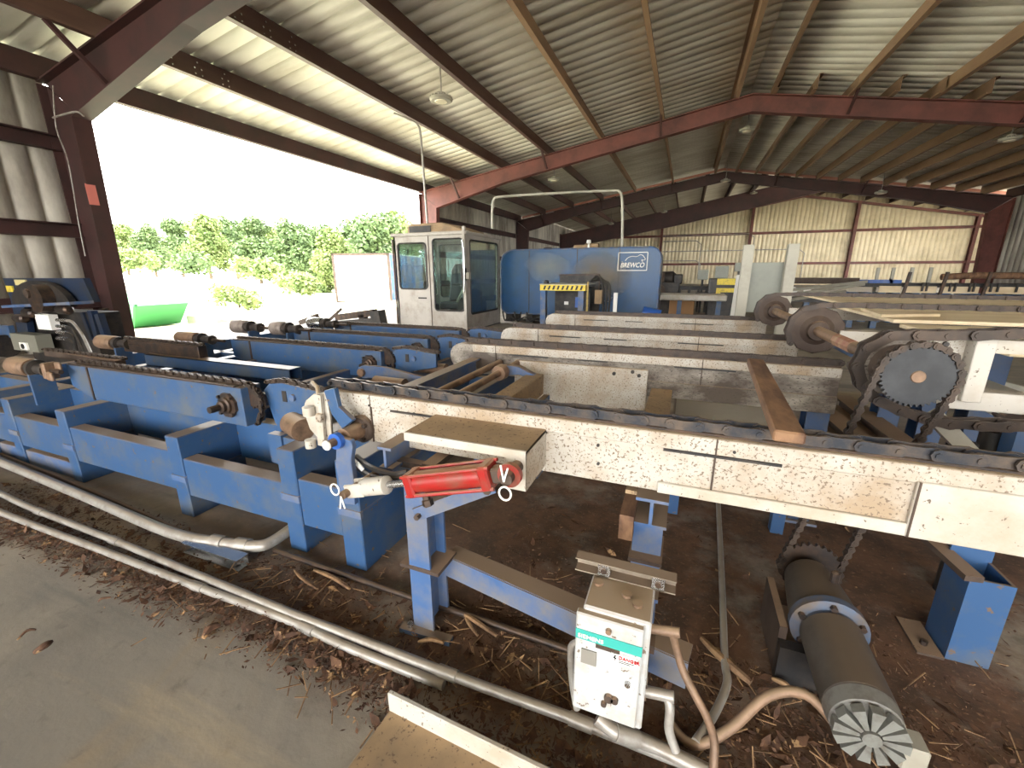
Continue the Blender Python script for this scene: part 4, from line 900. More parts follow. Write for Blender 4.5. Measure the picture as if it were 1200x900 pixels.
fw = wall_with_windows('front_wall', lambda u, z, d: (u, CY0+d, z), CX0, CX1, .02, CT-.06, [(-5.36, .80, -4.70, 1.68), (-4.56, .39, -3.90, 1.74)], .035, t, CABGREY)
MB().box((-4.65, CY0-.006, .02), (-4.635, CY0+.002, CT-.06)).build('door_seam', STEEL, fw)
MB().box((-4.92, CY0-.03, .62), (-4.74, CY0-.005, .645)).build('door_handle', BLACK, fw)
wall_with_windows('side_wall', lambda u, z, d: (CX1-d, u, z), CY0, CY1, .02, CT-.06, [(7.46, .32, 8.76, 1.72)], .035, t, CABGREY)
wall_with_windows('rear_wall', lambda u, z, d: (u, CY1-d, z), CX0, CX1, .02, CT-.06, [(-5.38, .55, -4.7, 1.74), (-4.6, .5, -3.9, 1.74)], .035, t, CABGREY)
wall_with_windows('side_wall', lambda u, z, d: (CX0+d, u, z), CY0, CY1, .02, CT-.06, [(7.42, .6, 8.8, 1.74)], .035, t, CABGREY)
MB().box((CX0-.04, CY0-.04, CT-.06), (CX1+.04, CY1+.04, CT)).build('roof_panel', CABGREY, t, bevel=.01)
MB().box((CX0, CY0, 0), (CX1, CY1, .02)).build('floor_panel', BLACK, t)
mb = MB(); mb.box((CX1-.04, CY0-.05, .0), (CX1+.015, CY0+.01, CT+.08)); mb.build('corner_post', CABGREY, t, bevel=.006)
MB().tube([(CX1-.02, CY0-.07, .75), (CX1+.01, CY0-.09, .9), (CX1+.01, CY0-.09, 1.55), (CX1-.02, CY0-.07, 1.7)], .016, 8).build('grab_rail', BRIGHT, t)
mb = MB(); mb.box((CX1-.06, CY0-.09, .98), (CX1+.02, CY0-.01, 1.2)); mb.build('latch', BLACK, t); MB().box((CX1+.02, CY0-.06, 1.0), (CX1+.09, CY0+.02, 1.12)).build('latch_plate', PALE, t)
MB().tube([(CX0-.02, CY0-.01, .1), (CX0-.02, CY0-.01, 1.75)], .02, 8).build('door_hinge', STEEL, t)
ac = MB(); ac.prism([(-5.42, 7.75, CT), (-4.05, 7.75, CT), (-4.15, 7.75, CT+.09), (-4.6, 7.75, CT+.22), (-5.3, 7.75, CT+.22), (-5.42, 7.75, CT+.17)], (0, .95, 0)); a_ = ac.build('roof_air_conditioner', TAN, t, bevel=.02)
MB().box((-5.36, 7.735, CT+.05), (-4.85, 7.75, CT+.17)).build('grille', BLACK, a_)
MB().box((-4.85, 7.73, CT), (-4.0, 7.76, CT+.05)).build('trim', CABGREY, a_)
s_ = MB(); s_.box((-4.95, 8.1, .35), (-4.5, 8.6, .5)); s_.prism([(-4.95, 8.5, .5), (-4.5, 8.5, .5), (-4.52, 8.62, 1.15), (-4.6, 8.63, 1.3), (-4.85, 8.63, 1.3), (-4.93, 8.62, 1.15)], (0, .09, 0)); s_.box((-4.8, 8.25, .02), (-4.65, 8.4, .35)); s_.build('seat', SEATM, t, bevel=.03)
s_ = MB(); s_.box((-4.3, 7.7, .02), (-4.0, 8.5, .62)); s_.lathe((-4.15, 8.1, .62), (0, 0, 1), [(0, .22), (.1, .22), (.16, .12)], 14); s_.box((-5.3, 7.5, .02), (-4.7, 7.7, .5)); s_.build('control_console', BLACK, t, bevel=.02)
MB().bar((-4.2, 7.55, .55), (-4.0, 7.5, .85), .05, .03).build('control_arm', PALE, t)
pipe('overhead_conduit', [at(462, 133, y=7.9), at(478, 140, y=7.9), at(489, 146, y=7.9), at(493, 160, y=7.9), at(497, 210, y=7.9), at(501, 262, y=7.9)], .022, CONDUIT, 'grey conduit dropping from the roof to the cab top', 'conduit')
pipe('overhead_conduit', [at(577, 268, y=8.7), at(577, 245, y=8.7), at(579, 234, y=8.7), at(588, 230.5, y=8.7), at(640, 227, y=9), at(715, 223.5, y=9.3), at(726, 225, y=9.3), at(729, 233, y=9.3), at(729.5, 260, y=9.3), at(729, 290, y=9.3)], .026, PALE, 'pale goalpost-shaped conduit from the cab roof over to the blue band saw', 'conduit', [(1, .3), (7, .5)])

# ------------------------------------------------------------------ blue band saw
SY = 9.2
t = thing('band_saw', 'large blue rounded twin-wheel band saw cabinet with white framed logo', 'band saw', (-2.2, 9.5, 0))
def rr(x0, z0, x1, z1, r, n=7):
    out = []
    for cx, cz, a0, q in ((x1-r[0], z1-r[0], 0, r[0]), (x0+r[1], z1-r[1], 90, r[1]), (x0+r[2], z0+r[2], 180, r[2]), (x1-r[3], z0+r[3], 270, r[3])):
        for k in range(n+1):
            a = math.radians(a0+90*k/n); out.append((cx+q*math.cos(a), cz+q*math.sin(a)))
    return out
SZT = 1.60
out = rr(-3.95, .20, -.50, SZT, (.22, .30, .16, .05))
MB().prism([(x, SY, z) for x, z in out], (0, .8, 0)).build('cabinet', SAWBLUE, t, smooth=25)
rim = [Vector((x, SY-.005, z)) for x, z in out]; MB().tube(rim+rim[:2], .016, 6, False).build('rim_edge', BLUED, t)
for x in (-3.27, -2.19, -1.31): MB().box((x-.008, SY-.006, .22), (x+.008, SY+.001, SZT-.01)).build('panel_seam', BLACK, t)
MB().box((-2.56, SY-.012, .2), (-1.70, SY-.001, 1.06)).build('blade_opening', BLACK, t)
mb = MB(); mb.box((-2.58, SY-.03, 1.05), (-1.68, SY, 1.08)); mb.box((-1.71, SY-.03, .2), (-1.68, SY, 1.08)); mb.build('opening_frame', STEEL, t)
# sawdust fan thrown on the cabinet round the opening, and two pale rubbed patches
def patch(cx, cz, rx, rz, name, m, dy=.003):
    pts = [(cx+rx*math.cos(a)*(1+.12*math.sin(3*a+1)), SY-dy, cz+rz*math.sin(a)*(1+.1*math.cos(4*a))) for a in [6.28318*k/28 for k in range(28)]]
    MB().prism(pts, (0, dy*.8, 0)).build(name, m, t)
def soft(name, rgb, under, sc, r):
    m = mat(name, rgb, .7); nt = m.node_tree; N, L = nt.nodes, nt.links; b = N['Principled BSDF']; tc = N.new('ShaderNodeTexCoord'); g = N.new('ShaderNodeTexGradient'); g.gradient_type = 'SPHERICAL'
    mp = N.new('ShaderNodeMapping'); mp.inputs['Location'].default_value = (-1, 0, -1); mp.inputs['Scale'].default_value = (2, 0, 2); L.new(tc.outputs['Generated'], mp.inputs[0]); L.new(mp.outputs[0], g.inputs[0])
    n = N.new('ShaderNodeTexNoise'); n.inputs['Scale'].default_value = sc; n.inputs['Detail'].default_value = 6; L.new(tc.outputs['Object'], n.inputs['Vector'])
    ad = N.new('ShaderNodeMath'); ad.operation = 'MULTIPLY'; L.new(g.outputs[0], ad.inputs[0]); L.new(n.outputs[0], ad.inputs[1])
    mr = N.new('ShaderNodeMapRange'); mr.inputs[1].default_value = .02; mr.inputs[2].default_value = r*1.5; mr.inputs[4].default_value = .6; L.new(ad.outputs[0], mr.inputs[0]); L.new(mr.outputs[0], b.inputs['Alpha']); return m
patch(-2.9, 1.22, .55, .33, 'rubbed_patch', soft('rubbed_pale_dust', (150, 156, 158), None, 5, .42))
patch(-1.75, .98, .72, .55, 'sawdust_stain', soft('sawdust_film', (138, 128, 112), None, 5, .30), .004)
x0, x1, z0, z1 = -1.33, -.76, 1.15, 1.50
mb = MB()
for a, b in (((x0, z0), (x1, z0)), ((x1, z0), (x1, z1)), ((x1, z1), (x0, z1)), ((x0, z1), (x0, z0))): mb.bar((a[0], SY-.008, a[1]), (b[0], SY-.008, b[1]), .014, .02, up=(0, 1, 0))
lg = mb.build('logo_frame', PAPER, t)
text('BREWCO', .135, (x0+.045, SY-.012, z0+.06), (1, 0, 0), (0, 0, 1), PAPER, lg, .002, .25, sx=.82)
bear = [(x0+.14, z0+.19), (x0+.19, z0+.25), (x0+.27, z0+.275), (x0+.36, z0+.27), (x0+.42, z0+.30), (x0+.47, z0+.295), (x0+.51, z0+.25), (x0+.53, z0+.215), (x0+.50, z0+.20), (x0+.46, z0+.205), (x0+.48, z0+.17)]
MB().tube(spline([(x, SY-.012, z) for x, z in bear], 4), .006, 5).build('bear_emblem', PAPER, lg)
mb = MB()
for x in (-3.8, -3.3, -1.2, -.7): mb.box((x-.08, SY+.1, 0), (x+.08, SY+.7, .21))
mb.build('feet', BLACK, t)
mb = MB(); mb.box((-2.35, 9.5, SZT), (-1.95, 9.8, SZT+.09)); mb.lathe((-2.1, 9.5, SZT+.06), (1, 0, 0), [(0, .06), (.3, .06)], 12); mb.build('tension_motor', TAN, t, bevel=.01)
MB().lathe((-2.0, 9.4, SZT), (0, 0, 1), [(0, .02), (.1, .02), (.12, .05), (.18, .04)], 10).build('top_lamp', PAPER, t)
MB().tube([(-3.0, SY+.1, SZT-.02), (-2.95, SY+.1, SZT+.03), (-2.8, SY+.1, SZT+.03), (-2.75, SY+.1, SZT-.02)], .015, 6).build('lifting_handle', STEEL, t)
for k, (xa, xb) in enumerate(((-3.9, -3.5), (-3.6, -3.0), (-3.3, -2.7))):
    o = MB().tube(spline([(xa, SY-.05, .24), (xa+.1, SY-.15, .05), ((xa+xb)/2, SY-.12, .14), (xb, SY-.08, .06), (xb+.05, SY-.02, .24)], 6), .018, 6).build('cable', RUBBER, t)
MB().box((-4.05, 9.0, .12), (-3.98, 9.1, .62)).build('blue_bottle', BRIGHTBLUE, t); MB().lathe((-4.0, 9.05, .62), (0, 0, 1), [(0, .05), (.08, .05), (.1, .03)], 10).build('cap', PAPER, t)
# guard stand in front of the opening
t = thing('guard_stand', 'blue control stand with yellow hazard strip in front of the saw opening', 'stand', (-2.05, 7.8, 0))
for x in (-2.43, -1.72): MB().box((x-.05, 7.6, 0), (x+.05, 7.72, .88)).build('post', BLUED, t)
hz = MB().box((-2.48, 7.58, .80), (-1.64, 7.72, .90)).build('hazard_strip', YELLOW, t)
for k in range(9): MB().prism([(-2.42+.085*k, 7.577, .815), (-2.385+.085*k, 7.577, .815), (-2.36+.085*k, 7.577, .885), (-2.395+.085*k, 7.577, .885)], (0, .004, 0)).build('stripe', INK, hz)
MB().box((-2.5, 7.6, .90), (-1.62, 8.5, .915)).build('top_plate', PALE, t); MB().box((-2.4, 8.3, .1), (-1.7, 8.36, .85)).build('back_panel', BLACK, t)
MB().box((-1.98, 8.27, .45), (-1.8, 8.3, .65)).build('blue_sign', BRIGHTBLUE, t); MB().box((-2.2, 8.27, .5), (-2.12, 8.3, .56)).build('white_sign', PAPER, t)
MB().lathe((-2.38, 7.65, .915), (0, 0, 1), [(0, .05), (.05, .05), (.07, .02)], 12).build('button', BLACK, t)
ch = MB(); chain(ch, [(-1.60, 7.6, .95), (-1.60, 7.6, .2)], .06, .03, .03, .008); ch.build('hanging_chain', mat('yellow_brass_chain', (150, 128, 70), .5, .3), t)
t = thing('guard_hose', 'bundle of dark hoses hanging at the right of the saw opening', 'hose', (-1.5, 8.5, .3))
for k in range(3): MB().tube(spline([(-1.7+.02*k, 8.3, .95), (-1.55+.05*k, 8.2, 1.05-.04*k), (-1.42+.06*k, 8.1, .85), (-1.4+.05*k, 8.1, .3)], 6), .02, 6).build('hose', RUBBER, t)
MB().box((-1.55, 8.0, .55), (-1.42, 8.1, .8)).build('limit_switch', TAN, t); MB().box((-1.22, 8.1, .35), (-1.15, 8.15, .75)).build('white_rod', PAPER, t); MB().box((-1.7, 8.15, 0), (-1.15, 8.35, .3)).build('hose_base', BLACK, t)
t = thing('blue_motor', 'small blue motor at the right foot of the band saw', 'motor', (-.6, 8.5, 0))
MB().cyl((-.72, 8.5, .36), (-.4, 8.5, .30), .13, 18).build('housing', BRIGHTBLUE, t); MB().prism([(-.45, 8.4, .4), (-.1, 8.4, .12), (-.1, 8.4, 0), (-.75, 8.4, 0), (-.75, 8.4, .25)], (0, .2, 0)).build('base', STEEL, t)

# ------------------------------------------------------------------ gate frame of two tall posts and a board
for x, l in ((.775, 'tall pale steel post left of the grey board'), (1.315, 'tall pale steel post right of the grey board')):
    t = thing('steel_post', l, 'post', (x, 7.05, 0)); MB().ibeam((x, 7.05, 0), (x, 7.05, 1.49), .13, .13, .012, up=(0, 1, 0)).build('column', PALE, t); MB().box((x-.1, 6.95, 0), (x+.1, 7.15, .015)).build('base_plate', PALE, t)
o = MB().box((.80, 7.14, .55), (1.30, 7.17, 1.25)).build('grey_panel', GREYPANEL); o.name = 'backing_board'; tag(o, 'grey green board fixed between the two tall pale posts', 'board')
o = MB().bar(at(866, 322, y=8.6), at(857, 373, y=8.6)+Vector((0, 0, -.35)), .07, .07).build('white_post', PAPER); o.name = 'leaning_post'; tag(o, 'white post beside the left tall pale post', 'post')

# ------------------------------------------------------------------ white roller table and machines behind
t = thing('roller_table', 'long white steel table right of the band saw', 'table', (.1, 11, 0))
MB().box((-.8, 10.9, .46), (.9, 11.7, .60)).build('table_top', WHITECLEAN, t, bevel=.02)
for x in (-.6, -.1, .75): MB().box((x-.05, 11.0, 0), (x+.05, 11.1, .46)).build('leg', BLUE, t)
o = MB().box((-.35, 11.9, 0), (.25, 12.3, .42)).build('carton', CARTON, bevel=.01); tag(o, 'brown carton under the white roller table', 'carton')
t = thing('dark_machine', 'dark engine-like machine just right of the band saw behind the white table', 'machine', (-.5, 12.6, 0))
mb = MB(); mb.box((-.95, 12.4, 0), (-.15, 13, .85)); mb.lathe((-.85, 12.6, .95), (1, 0, 0), [(0, .16), (.5, .18), (.6, .1)], 16); mb.box((-.3, 12.4, .8), (-.1, 12.8, 1.05)); mb.build('housing', BLACK, t, bevel=.02)
MB().lathe((-.7, 12.35, .6), (0, 1, 0), [(0, .2), (.08, .2)], 18).build('pulley', RUST, t); MB().box((-.9, 12.36, .85), (-.55, 12.5, 1.1)).build('cover', RUST, t)
for px, py_, l, s in ((824, 322, 'grey control box on a stand behind the white table, left one', .26), (846, 319, 'grey control box on a stand behind the white table, right one', .32), (867, 313, 'pale control box beside the left tall post', .22)):
    p = at(px, py_, y=13); t = thing('control_box', l, 'control box', (p.x, 13, 0)); MB().box(p+Vector((-s/2, 0, -s*.5)), p+Vector((s/2, .15, s*.5))).build('enclosure', GREYPANEL, t, bevel=.01)
    MB().box(p+Vector((-s/2+.02, -.012, -s*.5+.02)), p+Vector((s/2-.02, 0, s*.5-.02))).build('door', GREYPANEL, t)
    MB().box((p.x-.03, 13.04, 0), (p.x+.03, 13.1, p.z-s*.5)).build('stand_post', BLACK, t)
t = thing('yellow_machine', 'black machine with yellow guards behind the leaning white post', 'machine', (.95, 12, 0))
MB().box((.55, 12.0, 0), (1.15, 12.6, .95)).build('housing', BLACK, t, bevel=.02)
for z0, z1 in ((.80, .95), (.62, .72)): MB().box((.72, 11.94, z0), (1.12, 12.0, z1)).build('guard', YELLOW, t)
MB().box((.72, 11.95, .42), (.82, 12.0, .62)).build('guard_post', YELLOW, t); MB().box((.25, 11.96, .5), (.55, 12.3, .6)).build('bed', BLACK, t)
t = thing('black_rail_table', 'black low rail machine behind the white table', 'machine', (.1, 12.9, 0))
MB().box((-.2, 13.2, .62), (.6, 13.4, .72)).build('rail', BLACK, t)
for x in (-.15, .1, .35, .55): MB().box((x-.03, 13.25, 0), (x+.03, 13.32, .62)).build('leg', BLACK, t)
# wall conduits on the rear wall
for z, xa, xb, l in ((5.0, -2.3, 4.9, 'upper thin conduit along the rear wall'), (4.55, -2.2, .9, 'second thin conduit along the rear wall'), (3.7, -2.2, 8.6, 'third thin conduit along the rear wall'), (2.9, -2.2, 1.0, 'short lower conduit along the rear wall')):
    pipe('wall_conduit', [(xa, GAB-.28, z-.9), (xb-.4, GAB-.28, z-.9), (xb, GAB-.28, z-1.2), (xb, GAB-.28, .5)], .035, CONDUIT, l, 'conduit', sm=False)

# ------------------------------------------------------------------ long board line at the right rear
t = thing('sorting_line', 'long board conveyor with tan side boards and blue legs at the right rear', 'conveyor', (6.2, 12.2, 0))
def X_(px): return at(px, 335, y=12).x
for k, (pa, pb) in enumerate(((1030, 1058), (1060, 1100), (1102, 1150), (1153, 1215), (1217, 1300))):
    MB().box((X_(pa)+.02, 12.0, .66), (X_(pb)-.02, 12.05, .80)).build('side_board', PLY, t)
MB().box((3.4, 12.05, .78), (9.5, 12.7, .86)).build('belt', RUBBER, t); MB().box((3.0, 12.0, .58), (9.5, 12.06, .64)).build('lower_rail', BLUE, t)
for px in (1003, 1018, 1035, 1052, 1075, 1095, 1112, 1135, 1150, 1165, 1195): MB().box((X_(px)-.07, 12.0, 0), (X_(px)+.07, 12.3, .66)).build('leg', BLUE, t)
for px in (1058, 1101, 1151): MB().bar((X_(px), 11.95, .45), (X_(px)+.06, 11.95, 1.1), .05, .05).build('stop_post', STEEL, t)
for px in (1080, 1085, 1112, 1118, 1135, 1140, 1160, 1168, 1190): MB().bar((X_(px), 11.94, .70), (X_(px), 11.94, .88), .03, .03).build('hook', BLACK, t)
for px in (1000, 1012, 1025, 1040, 1050): MB().box((X_(px)-.1, 12.1, .86), (X_(px)+.12, 12.5, .93)).build('blue_cap', BRIGHTBLUE, t)
o = MB().tube([at(1105, 318, y=12.6), at(1150, 316, y=12.6), at(1260, 317, y=12.6)], .07, 12).build('log', TIMBER); tag(o, 'round brown log lying on top of the right rear conveyor', 'log'); o.location.z -= .12
for px, h in ((1030, .5), (1048, .5), (1070, .6), (1092, .35)):
    p = at(px, 315, y=12.9); t = thing('stake_post', {1030: 'thin pale stake above the blue caps, leftmost', 1048: 'thin pale stake above the blue caps, second along', 1070: 'thin pale stake at the end of the blue caps', 1092: 'short pale stake beside the brown log'}[px], 'post', (p.x, 12.9, 0)); MB().box((p.x-.03, 12.9, 0), (p.x+.03, 12.95, 1.2)).build('stake', PALE, t)
t = thing('transfer_bench', 'blue legged bench with sloping white rails right of the tall posts', 'bench', (2.6, 11, 0)); MB().box((1.9, 10.6, .50), (4.2, 11.0, .58)).build('top', BLACK, t)
for a, b in (((925, 340), (1015, 330)), ((925, 346), (1012, 333)), ((922, 352), (990, 341))):
    MB().bar(at(*a, y=9.5), at(*b, y=11.2), .06, .05).build('sloping_rail', PALE, t)
for x in (2.0, 2.4, 2.8, 3.2, 3.6): MB().box((x-.05, 10.7, 0), (x+.05, 10.8, .50)).build('leg', BLUE, t)
MB().box((2.1, 11.6, .85), (3.5, 11.8, .98)).build('back_beam', RUST, t)
for x in (2.2, 2.45): MB().cyl((x, 11.05, .72), (x, 11.08, .72), .07, 14).build('gauge', PAPER, t)

# ------------------------------------------------------------------ lamps
def lamp(px, py_, label, dropmin=.25):
    best = None
    for i in range(60, 420):
        y = i*.1; p = at(px, py_, y=y); zr = (ztop(p.x) if y < F3 else zrear(p.x))
        e = abs(zr-.42-p.z)
        if best is None or e < best[0]: best = (e, p, zr)
    _, p, zr = best; s = 1.15
    t = thing('high_bay_lamp', label, 'lamp', tuple(p), 'round high bay lamps')
    MB().lathe(p, (0, 0, 1), [(0, .15*s), (.02, .175*s), (.05, .175*s), (.07, .14*s), (.09, .08*s), (.13, .07*s)], 24).build('housing', PALE, t)
    MB().lathe(p-Vector((0, 0, .012)), (0, 0, 1), [(0, .09*s), (.014, .1*s)], 20).build('lens', LENS, t)
    fins = MB()
    for k in range(16):
        a = 6.28318*k/16; d = Vector((math.cos(a), math.sin(a), 0)); fins.bar(p+d*.10*s+Vector((0, 0, .075)), p+d*.17*s+Vector((0, 0, .06)), .008, .03)
    fins.build('cooling_fins', PALE, t)
    MB().tube([p+Vector((0, 0, .12)), p+Vector((.01, 0, .25)), (p.x, p.y, zr+(.31 if p.y < F3 else .39))], .012, 6).build('hanging_cord', CONDUIT, t)
    return p
for (px, py_, l) in ((517, 119, 'round high bay lamp hanging over the operator cab, largest'), (649, 212, 'round high bay lamp above the pale goalpost conduit'), (698, 245, 'high bay lamp left of the goalpost conduit leg, behind it'), (716, 263, 'small high bay lamp just above the band saw logo'), (778, 249, 'high bay lamp in front of the dark rear rafter'), (850, 213, 'high bay lamp under the ridge of the second rafter'), (875, 154, 'high bay lamp at the peak of the near red rafter'), (883, 227, 'small far lamp below the ridge lamp'), (1032, 227, 'far high bay lamp over the right half of the rear wall'), (1183, 165, 'high bay lamp at the right edge of the picture')):
    lamp(px, py_, l)

# ------------------------------------------------------------------ machine at the far left, against the wall
t = thing('hydraulic_unit', 'dark blue hydraulic machine with half-round guard, hoses and boxes at the left wall', 'machine', (-6.7, 2.7, 0))
L_ = lambda px, py_, y=2.6: at(px, py_, y=y)
mb = MB(); mb.prism([L_(3, 326), L_(97, 326), L_(110, 354), L_(28, 358), L_(34, 395), L_(22, 395), L_(12, 350)], (0, .06, 0)); mb.build('back_plate', NAVY, t)
c = L_(60, 357); mb = MB(); mb.prism([c+Vector((.62*math.cos(a), -.03, .27*math.sin(a))) for a in [math.pi*k/14 for k in range(15)]], (0, -.06, 0)); mb.build('wheel_guard', BLACK, t)
MB().cyl(L_(70, 350)+Vector((0, -.2, .01)), L_(70, 350)+Vector((0, 0, .01)), .15, 22).build('pulley', STEEL, t); MB().cyl(L_(62, 343)+Vector((0, -.22, 0)), L_(62, 343), .05, 12).build('hub', RUST, t)
MB().bar(L_(30, 358)+Vector((0, -.1, 0)), L_(110, 354)+Vector((0, -.1, 0)), .2, .03).build('shelf', BLUED, t)
MB().box((-7.7, 2.68, 0), (-6.15, 2.95, .70)).build('body', BLACK, t)
MB().box(L_(72, 386)+Vector((-.3, -.08, 0)), L_(72, 386)+Vector((0, .0, .17))).build('white_box', PAPER, t)
jb = MB().box(L_(65, 411)+Vector((-.58, -.14, 0)), L_(65, 411)+Vector((0, 0, .20))).build('junction_box', mat('olive_grey_box', (122, 120, 108), .5), t)
q = L_(50, 404); MB().box(q+Vector((-.1, -.16, -.035)), q+Vector((.06, -.141, .05))).build('label', PAPER, jb); MB().cyl(q+Vector((-.02, -.17, .005)), q+Vector((-.02, -.159, .005)), .03, 14).build('label_disc', INK, jb)
for k in range(4):
    p = L_(82, 374+7*k); MB().cyl(p+Vector((-.02, -.1, 0)), p+Vector((.17, -.1, .005)), .018, 10).build('hose_fitting', BRIGHT, t)
    MB().tube(spline([p+Vector((.17, -.1, 0)), p+Vector((.33, -.12, -.01-.01*k)), p+Vector((.55-.06*k, -.16, -.13-.02*k)), p+Vector((.72-.08*k, -.2, -.3+.02*k))], 6), .014, 7).build('hose', CONDUIT if k == 0 else RUBBER, t)
for px0, py0, px1, py1 in ((108, 364, 118, 402), (116, 368, 128, 404), (100, 366, 112, 398)): MB().bar(L_(px0, py0, 2.7), L_(px1, py1, 2.7), .08, .06).build('blue_post', NAVY, t)
MB().cyl(L_(8, 404)+Vector((-.1, -.1, 0)), L_(18, 404)+Vector((.05, -.1, 0)), .14, 18).build('pump_motor', BLACK, t); MB().box(L_(14, 390)+Vector((-.25, -.05, -.05)), L_(14, 390)+Vector((.1, 0, .1))).build('blue_bracket', BLUE, t)
MB().lathe(L_(10, 392)+Vector((0, -.12, 0)), (0, -1, 0), [(0, .03), (.03, .025)], 10).build('lens', BRIGHT, t)
for (px, py_, r) in ((40, 366, .05), (52, 362, .04), (30, 372, .05), (80, 362, .05)): MB().lathe(L_(px, py_)+Vector((0, -.08, 0)), (1, 0, 0), [(0, r*.6), (.03, r), (.2, r), (.22, r*.6)], 12).build('valve', STEEL, t)
MB().box(L_(20, 331)+Vector((0, -.02, -.03)), L_(33, 331)+Vector((0, -.005, .03))).build('yellow_label', mat('faded_yellow', (200, 186, 130), .6), t); MB().box(L_(10, 338)+Vector((0, -.02, -.04)), L_(17, 338)+Vector((0, -.005, .03))).build('yellow_label', YELLOW, t)
t = thing('fire_extinguisher', '', 'extinguisher', tuple(at(127, 395, x=-8.02))); t['label'] = 'dull red extinguisher hung low on the left steel column'
p = at(127, 380, x=-8.02); MB().lathe(p-Vector((0, 0, .18)), (0, 0, 1), [(0, .07), (.02, .08), (.26, .08), (.32, .03), (.36, .03)], 16).build('cylinder', mat('dull_red', (110, 34, 32), .5), t); MB().box(p+Vector((-.02, -.06, .18)), p+Vector((.08, .02, .24))).build('valve_handle', STEEL, t)
MB().box(p+Vector((-.18, -.03, -.1)), p+Vector((-.06, .12, .1))).build('wall_bracket', STEEL, t)
# small red exit-style sticker high on the column
p = at(108, 228, x=-8.085); q = MB().box((p.x, p.y-.06, p.z-.14), (p.x+.006, p.y+.06, p.z+.14)).build('column_sticker', mat('faded_red_sticker', (206, 120, 110), .5)); tag(q, 'faded red and white sticker high on the left steel column', 'sticker')
mb = MB(); 
pipe('loose_wire', [at(62, 100, y=3.8), at(66, 150, y=3.8), at(80, 190, y=3.8), at(92, 260, y=3.8), at(100, 300, y=3.8)], .008, CONDUIT, 'thin wire running down the left steel column', 'wire')
pipe('loose_wire', [at(62, 138, y=3.8), at(75, 134, y=3.8), at(90, 131, y=3.8), at(98, 136, y=3.8)], .012, CONDUIT, 'short pale wire looped at the knee of the left steel column', 'wire')

# ------------------------------------------------------------------ outside: container, skip, weeds
c0, c1 = at(388, 297, z=2.02), at(455, 296.5, z=2.02); u = (c1-c0); u.z = 0; W_ = u.length; u.normalize(); v = Vector((-u.y, u.x, 0)); v = v if v.y > 0 else -v
zb = tz(c0.x, c0.y)-.05; c0.z = zb; HH = 2.02-zb
t = thing('shipping_container', 'white container end with a blue corrugated side, outside beyond the opening', 'container', tuple(c0+u*W_/2))
Q = lambda a, b, z: c0+u*a+v*b+Vector((0, 0, z))
CW = mat('container_white', (226, 226, 222), .5, dirt=(190, 180, 165), amt=.35, scale=2)
CB = mat('container_blue', (60, 96, 160), .5, dirt=(150, 110, 80), amt=.4, scale=2)
MB().prism([Q(.05, .04, .1), Q(W_-.05, .04, .1), Q(W_-.05, .04, HH-.08), Q(.05, .04, HH-.08)], v*.05).build('door_panel', CW, t)
fr = MB()
for a in (0, W_-.1): fr.prism([Q(a, 0, 0), Q(a+.1, 0, 0), Q(a+.1, 0, HH), Q(a, 0, HH)], v*.12)
fr.prism([Q(0, 0, 0), Q(W_, 0, 0), Q(W_, 0, .12), Q(0, 0, .12)], v*.12); fr.prism([Q(0, 0, HH-.1), Q(W_, 0, HH-.1), Q(W_, 0, HH), Q(0, 0, HH)], v*.12); fr.build('end_frame', RUST, t)
side = MB(); n = 24; pr = []
for k in range(n):
    b0 = .12+5.8*k/n; b1 = .12+5.8*(k+.5)/n; pr += [(b0, 0), (b0+.05, .05), (b1, .05), (b1+.05, 0)]
A = [Q(W_-.06+h, b, .1) for b, h in pr]; B_ = [Q(W_-.06+h, b, HH-.06) for b, h in pr]; side.add(A+B_, [(i, i+1, len(pr)+i+1, len(pr)+i) for i in range(len(pr)-1)]); side.build('corrugated_side', CB, t, smooth=10)
MB().prism([Q(0, .1, HH-.05), Q(W_, .1, HH-.05), Q(W_, 6, HH-.05), Q(0, 6, HH-.05)], (0, 0, .04)).build('roof_sheet', CW, t)
MB().prism([Q(0, .1, .05), Q(.04, .1, .05), Q(.04, 6, .05), Q(0, 6, .05)], (0, 0, HH-.1)).build('far_side', CB, t)
for a in (.5, .95, W_-.95, W_-.5): MB().tube([Q(a, -.03, .1), Q(a, -.03, HH-.1)], .02, 6).build('lock_bar', CW, t)
t = thing('skip_bin', 'green steel skip partly hidden behind the left steel column', 'skip', (-13.2, 6.4, -.25))
mb = MB(); mb.prism([(-14.6, 6.2, -.2), (-12.7, 6.2, -.2), (-12.2, 6.2, .36), (-13.1, 6.2, .55), (-14.6, 6.2, .6)], (0, 1.2, 0)); mb.build('body', GREEN, t, bevel=.01)
MB().bar((-14.6, 6.19, .6), (-12.18, 6.19, .38), .06, .05).build('rim', mat('dark_green', (40, 100, 60), .5), t); MB().bar((-12.45, 6.15, -.2), (-12.2, 6.15, .36), .05, .05).build('rib', GREEN, t)
o = MB().box((-12.6, 7.5, -.4), (-11.4, 8.2, .0)).build('pale_slab', PALE); o.name = 'concrete_block'; tag(o, 'pale block on the bright ground right of the green skip', 'block')
gm = MB()
for _ in range(260):
    p = at(random.uniform(146, 176), 383, z=-.25)+Vector((random.uniform(-.2, .2), random.uniform(-.25, .1), 0)); h = random.uniform(.08, .28); a = Vector((random.gauss(0, .06), random.gauss(0, .06), h)); gm.add([p+Vector((-.012, 0, 0)), p+Vector((.012, 0, 0)), p+a], [(0, 1, 2)])
stuff(gm.build('weeds', LEAF2), 'yellow green weeds at the foot of the green skip', 'weeds')
t = thing('scrap_pile', 'pile of grey machine scrap beyond the farthest blue beam', 'scrap', tuple(at(410, 378, y=6.5)))
